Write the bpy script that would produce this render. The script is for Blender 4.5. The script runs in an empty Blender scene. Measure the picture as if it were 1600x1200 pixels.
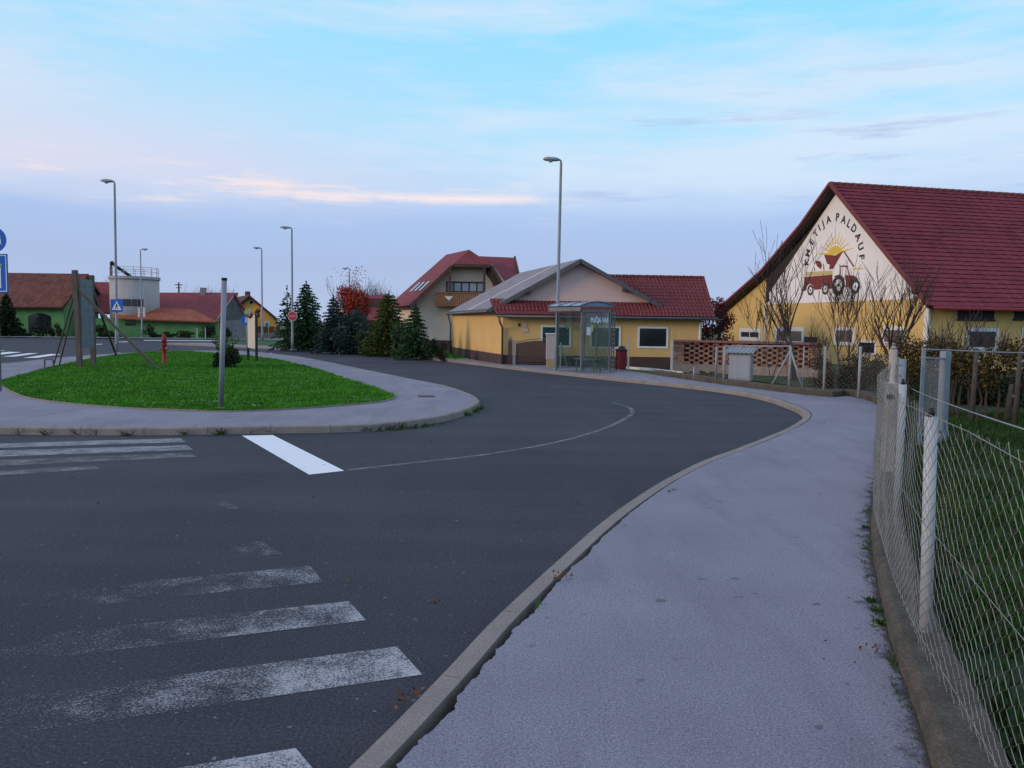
import bpy, math, random
from mathutils import Vector, Matrix, noise
R = math.radians
random.seed(11)
rnd = random.random
def ru(a, b): return a + (b - a) * rnd()

# ------------------------------------------------------------------ scene, camera
scn = bpy.context.scene
col = scn.collection
F, ROLL, CZ = 1280.0, 0.0137, 1.9            # focal length in photo pixels, camera roll, eye height
cr, sr = math.cos(ROLL), math.sin(ROLL)
PIT = math.atan(93 / F)
FW = Vector((0, math.cos(PIT), -math.sin(PIT))); RT = Vector((1, 0, 0)); UP = Vector((0, math.sin(PIT), math.cos(PIT)))
CAM = Vector((0, 0, CZ))
def ray(px, py):
    dx, dy = px - 800, py - 600
    return FW * F + RT * (dx * cr + dy * sr) - UP * (-dx * sr + dy * cr)
def G(px, py, z=0.0):
    d = ray(px, py); return CAM + d * ((z - CZ) / d.z)
def AT(px, py, Y):
    d = ray(px, py); return CAM + d * (Y / d.y)
cd = bpy.data.cameras.new("camera"); cam = bpy.data.objects.new("camera", cd); col.objects.link(cam)
cd.sensor_fit = 'HORIZONTAL'; cd.sensor_width = 36; cd.lens = 36 * F / 1600
cd.clip_start = 0.05; cd.clip_end = 5000
cx = RT * cr + UP * sr; cy = UP * cr - RT * sr; cz = -FW
M = Matrix(((cx.x, cy.x, cz.x), (cx.y, cy.y, cz.y), (cx.z, cy.z, cz.z))).to_4x4(); M.translation = CAM
cam.matrix_world = M
scn.camera = cam
scn.view_settings.view_transform = 'Standard'; scn.view_settings.look = 'None'
scn.view_settings.exposure = 0.12; scn.view_settings.gamma = 1.0
scn.cycles.max_bounces = 6; scn.cycles.transparent_max_bounces = 12

# ------------------------------------------------------------------ node helpers
class NT:
    def __init__(s, tree): s.t = tree; s.n = tree.nodes; s.l = tree.links
    def a(s, typ, **kw):
        nd = s.n.new(typ)
        for k, v in kw.items():
            if hasattr(nd, k): setattr(nd, k, v)
        return nd
    def link(s, a, b): s.l.new(a, b)
    def math(s, op, a, b=None, clamp=False):
        nd = s.a('ShaderNodeMath', operation=op, use_clamp=clamp)
        for i, v in enumerate((a, b)):
            if v is None: continue
            if isinstance(v, (int, float)): nd.inputs[i].default_value = v
            else: s.link(v, nd.inputs[i])
        return nd.outputs[0]
    def mix(s, fac, a, b, typ='MIX'):
        nd = s.a('ShaderNodeMix', data_type='RGBA', blend_type=typ)
        for i, v in ((0, fac), (6, a), (7, b)):
            if isinstance(v, (int, float)): nd.inputs[i].default_value = v
            elif isinstance(v, (tuple, list)): nd.inputs[i].default_value = (*v[:3], 1)
            else: s.link(v, nd.inputs[i])
        return nd.outputs[2]
    def ramp(s, fac, stops):
        nd = s.a('ShaderNodeValToRGB'); e = nd.color_ramp.elements
        while len(e) < len(stops): e.new(0.5)
        for el, (p, c) in zip(e, stops):
            el.position = p; el.color = (*c, 1) if isinstance(c, (tuple, list)) else (c, c, c, 1)
        s.link(fac, nd.inputs[0]); return nd.outputs[0]
    def noise(s, vec, scale, detail=4, rough=0.55):
        nd = s.a('ShaderNodeTexNoise'); nd.inputs['Scale'].default_value = scale
        nd.inputs['Detail'].default_value = detail; nd.inputs['Roughness'].default_value = rough
        if vec is not None: s.link(vec, nd.inputs['Vector'])
        return nd.outputs[0]
    def mapped(s, vec, scale=(1, 1, 1), rot=(0, 0, 0), loc=(0, 0, 0)):
        nd = s.a('ShaderNodeMapping'); nd.inputs['Scale'].default_value = scale
        nd.inputs['Rotation'].default_value = rot; nd.inputs['Location'].default_value = loc
        s.link(vec, nd.inputs['Vector']); return nd.outputs[0]
    def bump(s, h, strength=0.3, dist=0.02):
        nd = s.a('ShaderNodeBump'); nd.inputs['Strength'].default_value = strength; nd.inputs['Distance'].default_value = dist
        s.link(h, nd.inputs['Height']); return nd.outputs[0]

def new_mat(name):
    m = bpy.data.materials.new(name); m.use_nodes = True
    t = NT(m.node_tree); b = m.node_tree.nodes['Principled BSDF']
    return m, t, b

def mat(name, c, c2=None, scale=6.0, rough=0.8, metal=0.0, speck=0.0, speck_scale=90.0, bump=0.0, bscale=40.0, streak=0.0, spec=0.3):
    """plain weathered surface: two tones in soft patches, optional specks, drips and bump"""
    m, t, b = new_mat(name)
    pos = t.a('ShaderNodeNewGeometry').outputs['Position']
    c2 = c2 or tuple(v * 0.75 for v in c)
    base = t.mix(t.ramp(t.noise(pos, scale, 6, 0.62), [(0.3, 0.0), (0.7, 1.0)]), c, c2)
    if streak:
        n = t.noise(t.mapped(pos, (5, 5, 0.35)), 1.3, 5, 0.6)
        base = t.mix(t.math('MULTIPLY', t.ramp(n, [(0.48, 0.0), (0.75, 1.0)]), streak), base, tuple(v * 0.45 for v in c))
    if speck:
        n = t.noise(pos, speck_scale, 2, 0.7)
        base = t.mix(t.math('MULTIPLY', t.ramp(n, [(0.56, 0.0), (0.7, 1.0)]), speck), base, tuple(min(1, v * 2.2) for v in c))
        base = t.mix(t.math('MULTIPLY', t.ramp(n, [(0.3, 1.0), (0.44, 0.0)]), speck), base, tuple(v * 0.4 for v in c))
    t.link(base, b.inputs['Base Color'])
    b.inputs['Roughness'].default_value = rough; b.inputs['Metallic'].default_value = metal
    b.inputs['Specular IOR Level'].default_value = spec
    if bump: t.link(t.bump(t.noise(pos, bscale, 4, 0.6), bump, 0.02), b.inputs['Normal'])
    return m

def leaf_mat(name, cols, rough=0.7):
    """every leaf (mesh island) takes its own tone; big clumps shift it again"""
    m, t, b = new_mat(name)
    g = t.a('ShaderNodeNewGeometry')
    n = len(cols)
    c = t.ramp(g.outputs['Random Per Island'], [(i / max(1, n - 1), cols[i]) for i in range(n)])
    k = t.ramp(t.noise(g.outputs['Position'], 1.6, 3), [(0.3, 0.65), (0.7, 1.25)])
    t.link(t.mix(1.0, c, k, 'MULTIPLY'), b.inputs['Base Color'])
    b.inputs['Roughness'].default_value = rough; b.inputs['Specular IOR Level'].default_value = 0.2
    return m

def tile_mat(name, c, c2, along, down, w=0.28, row=0.36, bump=0.8, dirt=0.35):
    """clay roof tiles: columns along the eave, courses down the slope"""
    m, t, b = new_mat(name)
    pos = t.a('ShaderNodeNewGeometry').outputs['Position']
    def dot(v):
        nd = t.a('ShaderNodeVectorMath', operation='DOT_PRODUCT'); t.link(pos, nd.inputs[0]); nd.inputs[1].default_value = v; return nd.outputs['Value']
    u = t.math('DIVIDE', dot(along), w); v = t.math('DIVIDE', dot(down), row)
    cell = t.a('ShaderNodeCombineXYZ'); t.link(t.math('FLOOR', u), cell.inputs[0]); t.link(t.math('FLOOR', v), cell.inputs[1])
    wn = t.a('ShaderNodeTexWhiteNoise', noise_dimensions='3D'); t.link(cell.outputs[0], wn.inputs['Vector'])
    base = t.mix(wn.outputs['Value'], c, c2)
    base = t.mix(t.math('MULTIPLY', t.ramp(t.noise(pos, 0.9, 5), [(0.45, 0.0), (0.75, 1.0)]), dirt), base, tuple(x * 0.45 for x in c))
    t.link(base, b.inputs['Base Color']); b.inputs['Roughness'].default_value = 0.75; b.inputs['Specular IOR Level'].default_value = 0.25
    wave = t.math('ABSOLUTE', t.math('SINE', t.math('MULTIPLY', u, math.pi)))
    saw = t.math('FRACT', v)
    t.link(t.bump(t.math('ADD', wave, t.math('MULTIPLY', saw, 1.1)), bump, 0.06), b.inputs['Normal'])
    return m

# ------------------------------------------------------------------ mesh builder
class MB:
    def __init__(s): s.v = []; s.f = []; s.m = []
    def vert(s, p): s.v.append(Vector(p)); return len(s.v) - 1
    def face(s, pts, mi=0):
        s.f.append([s.vert(p) for p in pts]); s.m.append(mi); return s
    def grid(s, rows, mi=0, closed=False):
        n = len(rows[0]); ids = [[s.vert(p) for p in r] for r in rows]
        for a, b in zip(ids, ids[1:]):
            for i in range(n if closed else n - 1):
                j = (i + 1) % n
                s.f.append([a[i], a[j], b[j], b[i]]); s.m.append(mi)
        return ids
    def box(s, c, size, rz=0.0, mi=0, rot=None):
        c = Vector(c); h = Vector(size) / 2
        M = rot if rot is not None else Matrix.Rotation(rz, 3, 'Z')
        P = [c + M @ Vector((x * h.x, y * h.y, z * h.z)) for z in (-1, 1) for y in (-1, 1) for x in (-1, 1)]
        i = [s.vert(p) for p in P]
        for q in ((0, 2, 3, 1), (4, 5, 7, 6), (0, 1, 5, 4), (2, 6, 7, 3), (0, 4, 6, 2), (1, 3, 7, 5)):
            s.f.append([i[k] for k in q]); s.m.append(mi)
        return s
    def bar(s, p, q, w, h=None, mi=0, up=(0, 0, 1)):
        p, q = Vector(p), Vector(q); d = q - p; h = h or w
        if d.length < 1e-6: return s
        z = d.normalized(); u = Vector(up)
        if abs(z.dot(u)) > 0.98: u = Vector((0, 1, 0))
        x = z.cross(u).normalized(); y = x.cross(z)
        Mx = Matrix(((x.x, z.x, y.x), (x.y, z.y, y.y), (x.z, z.z, y.z)))
        return s.box((p + q) / 2, (w, d.length, h), mi=mi, rot=Mx)
    def tube(s, pts, rad, n=6, mi=0, caps=True):
        pts = [Vector(p) for p in pts]
        if isinstance(rad, (int, float)): rad = [rad] * len(pts)
        rows = []; ref = None
        for i, p in enumerate(pts):
            d = (pts[min(i + 1, len(pts) - 1)] - pts[max(i - 1, 0)])
            d = d.normalized() if d.length > 1e-9 else Vector((0, 0, 1))
            if ref is None: ref = Vector((1, 0, 0)) if abs(d.x) < 0.8 else Vector((0, 1, 0))
            x = (ref - d * ref.dot(d)); x = x.normalized() if x.length > 1e-6 else d.orthogonal().normalized(); y = d.cross(x); ref = x
            rows.append([p + (x * math.cos(k * 2 * math.pi / n) + y * math.sin(k * 2 * math.pi / n)) * rad[i] for k in range(n)])
        ids = s.grid(rows, mi, closed=True)
        if caps:
            s.f.append(ids[0][::-1]); s.m.append(mi); s.f.append(ids[-1]); s.m.append(mi)
        return s
    def lathe(s, c, prof, n=20, mi=0):
        c = Vector(c)
        rows = [[c + Vector((r * math.cos(k * 2 * math.pi / n), r * math.sin(k * 2 * math.pi / n), z)) for k in range(n)] for r, z in prof]
        ids = s.grid(rows, mi, closed=True)
        s.f.append(ids[0][::-1]); s.m.append(mi); s.f.append(ids[-1]); s.m.append(mi)
        return s
    def slab(s, pts, th, mi=0, off=None):
        """flat polygon given a thickness along its own normal (or off)"""
        pts = [Vector(p) for p in pts]
        if off is None:
            nrm = Vector((0, 0, 0))
            for a, b in zip(pts, pts[1:] + pts[:1]): nrm += a.cross(b)
            nrm.normalize()
            if nrm.z < 0: nrm = -nrm
            off = -nrm * th
        else: off = Vector(off)
        a = [s.vert(p) for p in pts]; b = [s.vert(p + off) for p in pts]; n = len(pts)
        s.f.append(a); s.m.append(mi); s.f.append(b[::-1]); s.m.append(mi)
        for i in range(n):
            j = (i + 1) % n; s.f.append([a[j], a[i], b[i], b[j]]); s.m.append(mi)
        return s
    def build(s, name, mats, parent=None, smooth=False, bevel=0.0, recalc=True):
        o0 = ORG.get(parent.name, Vector((0, 0, 0))) if parent else Vector((0, 0, 0))
        me = bpy.data.meshes.new(name)
        me.from_pydata([tuple(v - o0) for v in s.v], [], s.f)
        for m in (mats if isinstance(mats, (list, tuple)) else [mats]): me.materials.append(m)
        me.polygons.foreach_set('material_index', s.m)
        if smooth: me.polygons.foreach_set('use_smooth', [True] * len(me.polygons))
        me.update()
        if recalc and len(s.f) < 60000:
            import bmesh
            bm = bmesh.new(); bm.from_mesh(me); bmesh.ops.recalc_face_normals(bm, faces=bm.faces); bm.to_mesh(me); bm.free()
        o = bpy.data.objects.new(name, me); col.objects.link(o)
        if parent: o.parent = parent; ORG[o.name] = o0
        else: ORG[o.name] = o0
        if bevel:
            md = o.modifiers.new('bevel', 'BEVEL'); md.width = bevel; md.segments = 2; md.limit_method = 'ANGLE'; md.angle_limit = R(40)
        return o
ORG = {}
def tag(o, label, cat, group=None, kind=None):
    if label: o['label'] = label
    if cat: o['category'] = cat
    if group: o['group'] = group
    if kind: o['kind'] = kind
    return o
def thing(name, loc, label, cat, group=None):
    o = bpy.data.objects.new(name, None); col.objects.link(o); o.location = loc; o.empty_display_size = 0.2
    ORG[o.name] = Vector(loc); return tag(o, label, cat, group)
def dup(root, loc, rz=0.0, label=None, scale=(1, 1, 1), group=None):
    r = root.copy(); col.objects.link(r); r.location = loc; r.rotation_euler = (0, 0, rz); r.scale = scale
    if label: r['label'] = label
    if group: r['group'] = group
    for ch in list(root.children):
        c = ch.copy(); col.objects.link(c); c.parent = r
        for g in list(ch.children):
            d = g.copy(); col.objects.link(d); d.parent = c
    return r
def structure(o): o['kind'] = 'structure'; return o
def stuff(o, label=None, cat=None): return tag(o, label, cat, None, 'stuff')

def smooth_line(pts, n=6, closed=False):
    P = [Vector(p) for p in pts]; out = []; N = len(P)
    for i in range(N if closed else N - 1):
        p0 = P[(i - 1) % N] if closed or i > 0 else P[0]; p1 = P[i]; p2 = P[(i + 1) % N]
        p3 = P[(i + 2) % N] if closed or i + 2 < N else P[-1]
        for k in range(n):
            t = k / n
            out.append(0.5 * ((2 * p1) + (p2 - p0) * t + (2 * p0 - 5 * p1 + 4 * p2 - p3) * t * t + (3 * p1 - p0 - 3 * p2 + p3) * t ** 3))
    if not closed: out.append(P[-1])
    return out
def offset(line, d, closed=False):
    out = []; N = len(line)
    for i in range(N):
        a = line[(i - 1) % N] if closed or i > 0 else line[0]; b = line[(i + 1) % N] if closed or i < N - 1 else line[-1]
        t = (b - a); t.z = 0; t.normalize(); out.append(line[i] + Vector((t.y, -t.x, 0)) * d)     # +d = right-hand side
    return out
def resample(line, step, closed=False):
    L = list(line) + ([line[0]] if closed else []); out = [L[0]]; acc = 0.0
    for a, b in zip(L, L[1:]):
        d = (b - a).length; pos = step - acc
        while pos <= d:
            out.append(a.lerp(b, pos / d)); pos += step
        acc = (acc + d) % step if d > 0 else acc
    return out
def inside(x, y, poly):
    c = False; j = len(poly) - 1
    for i in range(len(poly)):
        xi, yi = poly[i][0], poly[i][1]; xj, yj = poly[j][0], poly[j][1]
        if (yi > y) != (yj > y) and x < (xj - xi) * (y - yi) / (yj - yi) + xi: c = not c
        j = i
    return c
def Z(p, z): return Vector((p[0], p[1], z))

# ------------------------------------------------------------------ world and sun
SUN_EL, SUN_DIR = 15.0, Vector((-0.93, -0.36, 0)).normalized()
w = bpy.data.worlds.new("World"); scn.world = w; w.use_nodes = True
t = NT(w.node_tree); bg = w.node_tree.nodes['Background']
sky = t.a('ShaderNodeTexSky'); sky.sky_type = 'NISHITA'; sky.sun_disc = False
sky.sun_elevation = R(SUN_EL); sky.sun_rotation = math.atan2(SUN_DIR.x, SUN_DIR.y)
sky.air_density = 1.2; sky.dust_density = 1.5; sky.ozone_density = 2.0
gen = t.a('ShaderNodeTexCoord').outputs['Generated']
sep = t.a('ShaderNodeSeparateXYZ'); t.link(gen, sep.inputs[0])
el = sep.outputs[2]; hx = sep.outputs[0]
# high thin overcast: tone by height above the horizon, broken by streaks of cloud
warp = t.noise(t.mapped(gen, (2.2, 2.2, 9)), 1.0, 5, 0.6)
elw = t.math('ADD', el, t.math('MULTIPLY', t.math('SUBTRACT', warp, 0.5), 0.07))
base = t.ramp(elw, [(0.0, (0.44, 0.54, 0.77)), (0.07, (0.40, 0.51, 0.78)), (0.125, (0.40, 0.55, 0.85)), (0.165, (0.48, 0.68, 0.94)), (0.22, (0.40, 0.76, 1.0)), (0.36, (0.28, 0.73, 1.02)), (0.5, (0.42, 0.68, 1.0)), (0.8, (0.56, 0.66, 1.0)), (1.0, (0.58, 0.66, 1.0))])
# pale veils
veil = t.noise(t.mapped(gen, (1.3, 1.3, 8), (0.06, 0.22, 0)), 2.2, 8, 0.6)
veilf = t.math('MULTIPLY', t.ramp(veil, [(0.42, 0.0), (0.62, 1.0)]), t.ramp(el, [(0.12, 0.0), (0.18, 0.85), (0.6, 0.7)]))
c1 = t.mix(veilf, base, (0.66, 0.80, 0.95))
# pinkish brightness towards the sunset side, low down
side = t.math('MULTIPLY', t.ramp(t.math('MULTIPLY', hx, -1.0), [(0.0, 0.15), (0.5, 1.0)]), t.ramp(elw, [(0.115, 0.0), (0.165, 1.0), (0.27, 0.35), (0.42, 0.0)]))
c2 = t.mix(t.math('MULTIPLY', side, 0.72), c1, (0.80, 0.72, 0.83))
# lit cloud edges just above the grey-blue bank, one long thin streak among them
st = t.noise(t.mapped(gen, (3.2, 3.2, 34), (0, 0.03, 0)), 2.0, 6, 0.62)
band = t.ramp(elw, [(0.118, 0.0), (0.145, 1.0), (0.16, 1.0), (0.18, 0.0)])
hl = t.math('MULTIPLY', t.math('MULTIPLY', t.ramp(st, [(0.52, 0.0), (0.68, 1.0)]), band), t.ramp(hx, [(0.0, 1.0), (0.12, 0.0)]))
c3 = t.mix(t.math('MULTIPLY', hl, 0.8), c2, (1.0, 0.80, 0.78))
wob = t.noise(t.mapped(gen, (7, 7, 20)), 1.0, 5, 0.65)
sd_ = t.math('ABSOLUTE', t.math('SUBTRACT', t.math('ADD', el, t.math('MULTIPLY', t.math('SUBTRACT', wob, 0.5), 0.014)), t.math('ADD', 0.1485, t.math('MULTIPLY', hx, 0.012))))
line = t.math('MULTIPLY', t.ramp(sd_, [(0.0, 1.0), (0.0025, 0.75), (0.0065, 0.0)]), t.math('MULTIPLY', t.ramp(t.math('ADD', hx, 0.5), [(0.18, 0.0), (0.27, 0.95), (0.50, 0.95), (0.545, 0.0)]), t.ramp(wob, [(0.30, 0.25), (0.5, 1.0)])))
c3 = t.mix(line, c3, (1.0, 0.83, 0.82))
# few darker lilac streaks on the other side
dk = t.noise(t.mapped(gen, (2.4, 2.4, 26), loc=(3.1, 1.7, 0.4)), 1.7, 5, 0.6)
dkf = t.math('MULTIPLY', t.math('MULTIPLY', t.ramp(dk, [(0.58, 0.0), (0.7, 1.0)]), t.ramp(el, [(0.13, 0.0), (0.155, 0.75), (0.26, 0.5), (0.30, 0.0)])), t.ramp(hx, [(0.0, 0.0), (0.15, 1.0)]))
c4 = t.mix(dkf, c3, (0.40, 0.47, 0.76))
sc10 = t.mix(1.0, c4, (10, 10, 10), 'MULTIPLY')
t.link(t.mix(0.9, sky.outputs[0], sc10), bg.inputs['Color']); bg.inputs['Strength'].default_value = 0.1
sd = bpy.data.lights.new("sunlight", 'SUN'); sd.energy = 1.35; sd.angle = R(14); sd.color = (1.0, 0.74, 0.52)
so = bpy.data.objects.new("sunlight", sd); col.objects.link(so); so.location = (-60, -30, 60)
dirv = Vector((SUN_DIR.x * math.cos(R(SUN_EL)), SUN_DIR.y * math.cos(R(SUN_EL)), math.sin(R(SUN_EL))))
so.rotation_euler = dirv.to_track_quat('Z', 'Y').to_euler()

# ------------------------------------------------------------------ materials
def asphalt_mat():
    m, t, b = new_mat('asphalt')
    pos = t.a('ShaderNodeNewGeometry').outputs['Position']
    big = t.noise(t.mapped(pos, (0.5, 0.16, 1), (0, 0, R(-35))), 1.0, 5, 0.6)
    base = t.mix(t.ramp(big, [(0.3, 0.0), (0.7, 1.0)]), (0.026, 0.029, 0.040), (0.048, 0.047, 0.063))
    trk = t.noise(t.mapped(pos, (0.16, 1.1, 1), (0, 0, R(24))), 1.0, 4, 0.55)
    base = t.mix(t.math('MULTIPLY', t.ramp(trk, [(0.46, 0.0), (0.72, 1.0)]), 0.28), base, (0.095, 0.083, 0.088))
    fine = t.noise(pos, 58, 4, 0.85)
    base = t.mix(t.ramp(fine, [(0.38, 0.85), (0.5, 0.0)]), base, (0.012, 0.013, 0.020))
    base = t.mix(t.ramp(fine, [(0.57, 0.0), (0.70, 0.75)]), base, (0.21, 0.20, 0.225))
    sp = t.noise(pos, 24, 1, 0.5)
    base = t.mix(t.ramp(sp, [(0.72, 0.0), (0.78, 0.7)]), base, (0.24, 0.23, 0.24))
    t.link(base, b.inputs['Base Color']); b.inputs['Roughness'].default_value = 0.85; b.inputs['Specular IOR Level'].default_value = 0.25
    t.link(t.bump(fine, 0.6, 0.006), b.inputs['Normal'])
    return m
def pavement_mat():
    m, t, b = new_mat('pavement_asphalt')
    pos = t.a('ShaderNodeNewGeometry').outputs['Position']
    big = t.noise(pos, 0.55, 5, 0.62)
    base = t.mix(t.ramp(big, [(0.3, 0.0), (0.7, 1.0)]), (0.175, 0.163, 0.20), (0.25, 0.23, 0.278))
    lane = t.noise(t.mapped(pos, (2.6, 0.5, 1), (0, 0, R(-30))), 0.8, 5, 0.6)
    base = t.mix(t.math('MULTIPLY', t.ramp(lane, [(0.48, 0.0), (0.74, 1.0)]), 0.6), base, (0.12, 0.115, 0.145))
    fine = t.noise(pos, 84, 4, 0.85)
    base = t.mix(t.ramp(fine, [(0.36, 0.95), (0.485, 0.0)]), base, (0.045, 0.043, 0.058))
    base = t.mix(t.ramp(fine, [(0.56, 0.0), (0.68, 0.75)]), base, (0.46, 0.43, 0.49))
    spot = t.noise(pos, 5.5, 2, 0.6)
    base = t.mix(t.ramp(spot, [(0.69, 0.0), (0.74, 0.7)]), base, (0.07, 0.066, 0.075))
    crk = t.a('ShaderNodeTexVoronoi', feature='DISTANCE_TO_EDGE'); crk.inputs['Scale'].default_value = 0.33
    wv = t.a('ShaderNodeVectorMath', operation='ADD'); t.link(pos, wv.inputs[0])
    nn = t.a('ShaderNodeTexNoise'); nn.inputs['Scale'].default_value = 1.3; t.link(pos, nn.inputs['Vector']); t.link(nn.outputs['Color'], wv.inputs[1]); t.link(wv.outputs[0], crk.inputs['Vector'])
    cf = t.math('MULTIPLY', t.ramp(crk.outputs['Distance'], [(0.0, 1.0), (0.008, 0.0)]), t.ramp(t.noise(pos, 0.35, 2), [(0.58, 0.0), (0.66, 0.6)]))
    base = t.mix(cf, base, (0.035, 0.033, 0.04))
    t.link(base, b.inputs['Base Color']); b.inputs['Roughness'].default_value = 0.85
    t.link(t.bump(fine, 0.5, 0.005), b.inputs['Normal'])
    return m
def paint_mat(name, wear, col_=(0.72, 0.72, 0.74), axis=None, a0=0.0, a1=1.0, w0=0.2, w1=0.9):
    """road paint rubbed away: wear from w0 at a0 to w1 at a1 along axis"""
    m, t, b = new_mat(name)
    pos = t.a('ShaderNodeNewGeometry').outputs['Position']
    fine = t.noise(pos, 85, 4, 0.8); med = t.noise(pos, 3.2, 5, 0.65)
    n = t.math('ADD', t.math('MULTIPLY', fine, 0.62), t.math('MULTIPLY', med, 0.38))
    if axis is not None:
        nd = t.a('ShaderNodeVectorMath', operation='DOT_PRODUCT'); t.link(pos, nd.inputs[0]); nd.inputs[1].default_value = axis
        mr = t.a('ShaderNodeMapRange'); t.link(nd.outputs['Value'], mr.inputs[0])
        for i, v in enumerate((a0, a1, w0, w1)): mr.inputs[i + 1].default_value = v
        wv = mr.outputs[0]
    else:
        wv = t.a('ShaderNodeValue').outputs[0]; wv.default_value = wear
    thr = t.math('ADD', t.math('MULTIPLY', wv, 0.42), 0.29)
    f = t.math('MULTIPLY', t.math('SUBTRACT', n, thr), 6.5); f = t.math('ADD', f, 0.5, clamp=True)
    dull = t.mix(t.math('MULTIPLY', wv, 0.75), col_, (0.20, 0.19, 0.21))
    t.link(dull, b.inputs['Base Color']); b.inputs['Roughness'].default_value = 0.75
    tr = t.a('ShaderNodeBsdfTransparent'); ms = t.a('ShaderNodeMixShader'); t.link(f, ms.inputs[0]); t.link(tr.outputs[0], ms.inputs[1]); t.link(b.outputs[0], ms.inputs[2])
    t.link(ms.outputs[0], m.node_tree.nodes['Material Output'].inputs['Surface'])
    t.link(t.bump(fine, 0.4, 0.005), b.inputs['Normal'])
    return m
M_asph = asphalt_mat(); M_pave = pavement_mat()
M_kerb = mat('kerb_concrete', (0.265, 0.225, 0.20), (0.185, 0.16, 0.148), 2.5, 0.9, speck=0.45, speck_scale=110, bump=0.35, bscale=70)
M_wallbase = mat('mossy_concrete', (0.105, 0.085, 0.068), (0.045, 0.04, 0.028), 4.5, 0.95, speck=0.5, speck_scale=60, bump=0.8, bscale=28)
M_soil = mat('soil', (0.03, 0.026, 0.022), (0.014, 0.012, 0.011), 8, 0.95, bump=0.8, bscale=50)
M_dirt = mat('verge_dirt', (0.12, 0.10, 0.075), (0.07, 0.08, 0.035), 3, 0.95, speck=0.4, bump=0.6, bscale=30)
M_field = mat('field', (0.045, 0.075, 0.018), (0.075, 0.085, 0.03), 0.4, 0.95, speck=0.3, speck_scale=30, bump=0.5, bscale=18)
M_lawn = mat('lawn_base', (0.022, 0.085, 0.006), (0.030, 0.105, 0.010), 0.7, 0.95, speck=0.4, speck_scale=45, bump=0.9, bscale=55)
M_blade = leaf_mat('grass_blade', [(0.025, 0.11, 0.005), (0.055, 0.24, 0.010), (0.042, 0.20, 0.008), (0.10, 0.27, 0.022)])
M_gbase = mat('garden_base', (0.018, 0.05, 0.008), (0.035, 0.035, 0.015), 1.2, 0.95, speck=0.4, speck_scale=45, bump=0.9, bscale=55)
M_gblade = leaf_mat('garden_blade', [(0.012, 0.042, 0.004), (0.022, 0.078, 0.006), (0.018, 0.064, 0.006), (0.06, 0.05, 0.016)])
M_weed = leaf_mat('weed_leaf', [(0.02, 0.06, 0.01), (0.05, 0.12, 0.015), (0.035, 0.07, 0.02)])
M_dry = leaf_mat('dry_leaf', [(0.10, 0.045, 0.015), (0.20, 0.08, 0.02), (0.06, 0.035, 0.025)])
M_galv = mat('galvanised', (0.30, 0.32, 0.34), (0.22, 0.24, 0.26), 3, 0.5, metal=0.35, speck=0.2)
M_pole = mat('grey_pole', (0.27, 0.29, 0.32), (0.21, 0.23, 0.26), 2, 0.55, metal=0.2, streak=0.3)
M_lens = mat('lamp_lens', (0.55, 0.56, 0.55), (0.45, 0.46, 0.46), 5, 0.3)
M_wire = mat('wire', (0.25, 0.26, 0.235), (0.16, 0.15, 0.13), 6, 0.6, metal=0.2)
M_whitepost = mat('white_paint_post', (0.47, 0.48, 0.51), (0.37, 0.38, 0.40), 3, 0.6, streak=0.35)
M_fencepost = mat('dull_zinc_paint', (0.33, 0.33, 0.345), (0.26, 0.26, 0.27), 4, 0.7, streak=0.4)
M_bluepost = mat('pale_blue_paint', (0.25, 0.29, 0.32), (0.18, 0.21, 0.24), 5, 0.6, streak=0.5)
M_warmpost = mat('weathered_post', (0.46, 0.40, 0.35), (0.30, 0.26, 0.22), 5, 0.8, streak=0.5)
M_wood = mat('grey_timber', (0.125, 0.10, 0.085), (0.075, 0.062, 0.055), 3, 0.85, streak=0.6)
M_yellow = mat('yellow_render', (0.68, 0.425, 0.165), (0.61, 0.375, 0.14), 1.1, 0.9, streak=0.16, bump=0.15, bscale=60)
M_ochre = mat('ochre_render', (0.67, 0.445, 0.17), (0.61, 0.40, 0.15), 0.9, 0.9, streak=0.16, bump=0.15, bscale=60)
M_white = mat('white_render', (0.84, 0.79, 0.78), (0.77, 0.72, 0.71), 0.8, 0.9, streak=0.14)
M_trim = mat('white_trim', (0.72, 0.70, 0.70), (0.62, 0.60, 0.60), 3, 0.8, streak=0.2)
M_salmon = mat('salmon_render', (0.64, 0.47, 0.43), (0.59, 0.43, 0.395), 0.9, 0.9, streak=0.12)
M_beige = mat('beige_render', (0.66, 0.52, 0.43), (0.60, 0.47, 0.39), 0.7, 0.9, streak=0.15)
M_plinth = mat('brown_plinth', (0.085, 0.048, 0.045), (0.065, 0.038, 0.036), 2, 0.85, streak=0.3)
M_greyplinth = mat('dark_wood', (0.06, 0.042, 0.038), (0.035, 0.028, 0.027), 3, 0.85, streak=0.4)
M_darkwood = mat('brown_boards', (0.10, 0.055, 0.04), (0.06, 0.036, 0.03), 3, 0.8, streak=0.4)
M_balc = mat('balcony_wood', (0.26, 0.115, 0.05), (0.19, 0.085, 0.04), 3, 0.7, streak=0.35)
M_glassdark = mat('window_glass', (0.018, 0.024, 0.026), (0.012, 0.016, 0.018), 1, 0.08, spec=0.6)
M_glassgreen = mat('green_glass', (0.015, 0.06, 0.05), (0.01, 0.035, 0.032), 1, 0.1, spec=0.6)
M_glassky = mat('sky_glass', (0.30, 0.36, 0.42), (0.22, 0.27, 0.32), 0.8, 0.1, spec=0.8)
M_blind = mat('roller_blind', (0.16, 0.13, 0.10), (0.11, 0.09, 0.075), 1.5, 0.6)
M_black = mat('black_metal', (0.012, 0.012, 0.014), (0.02, 0.02, 0.022), 3, 0.5)
M_gutter = mat('gutter', (0.13, 0.12, 0.125), (0.09, 0.085, 0.09), 3, 0.5, metal=0.3)
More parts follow.
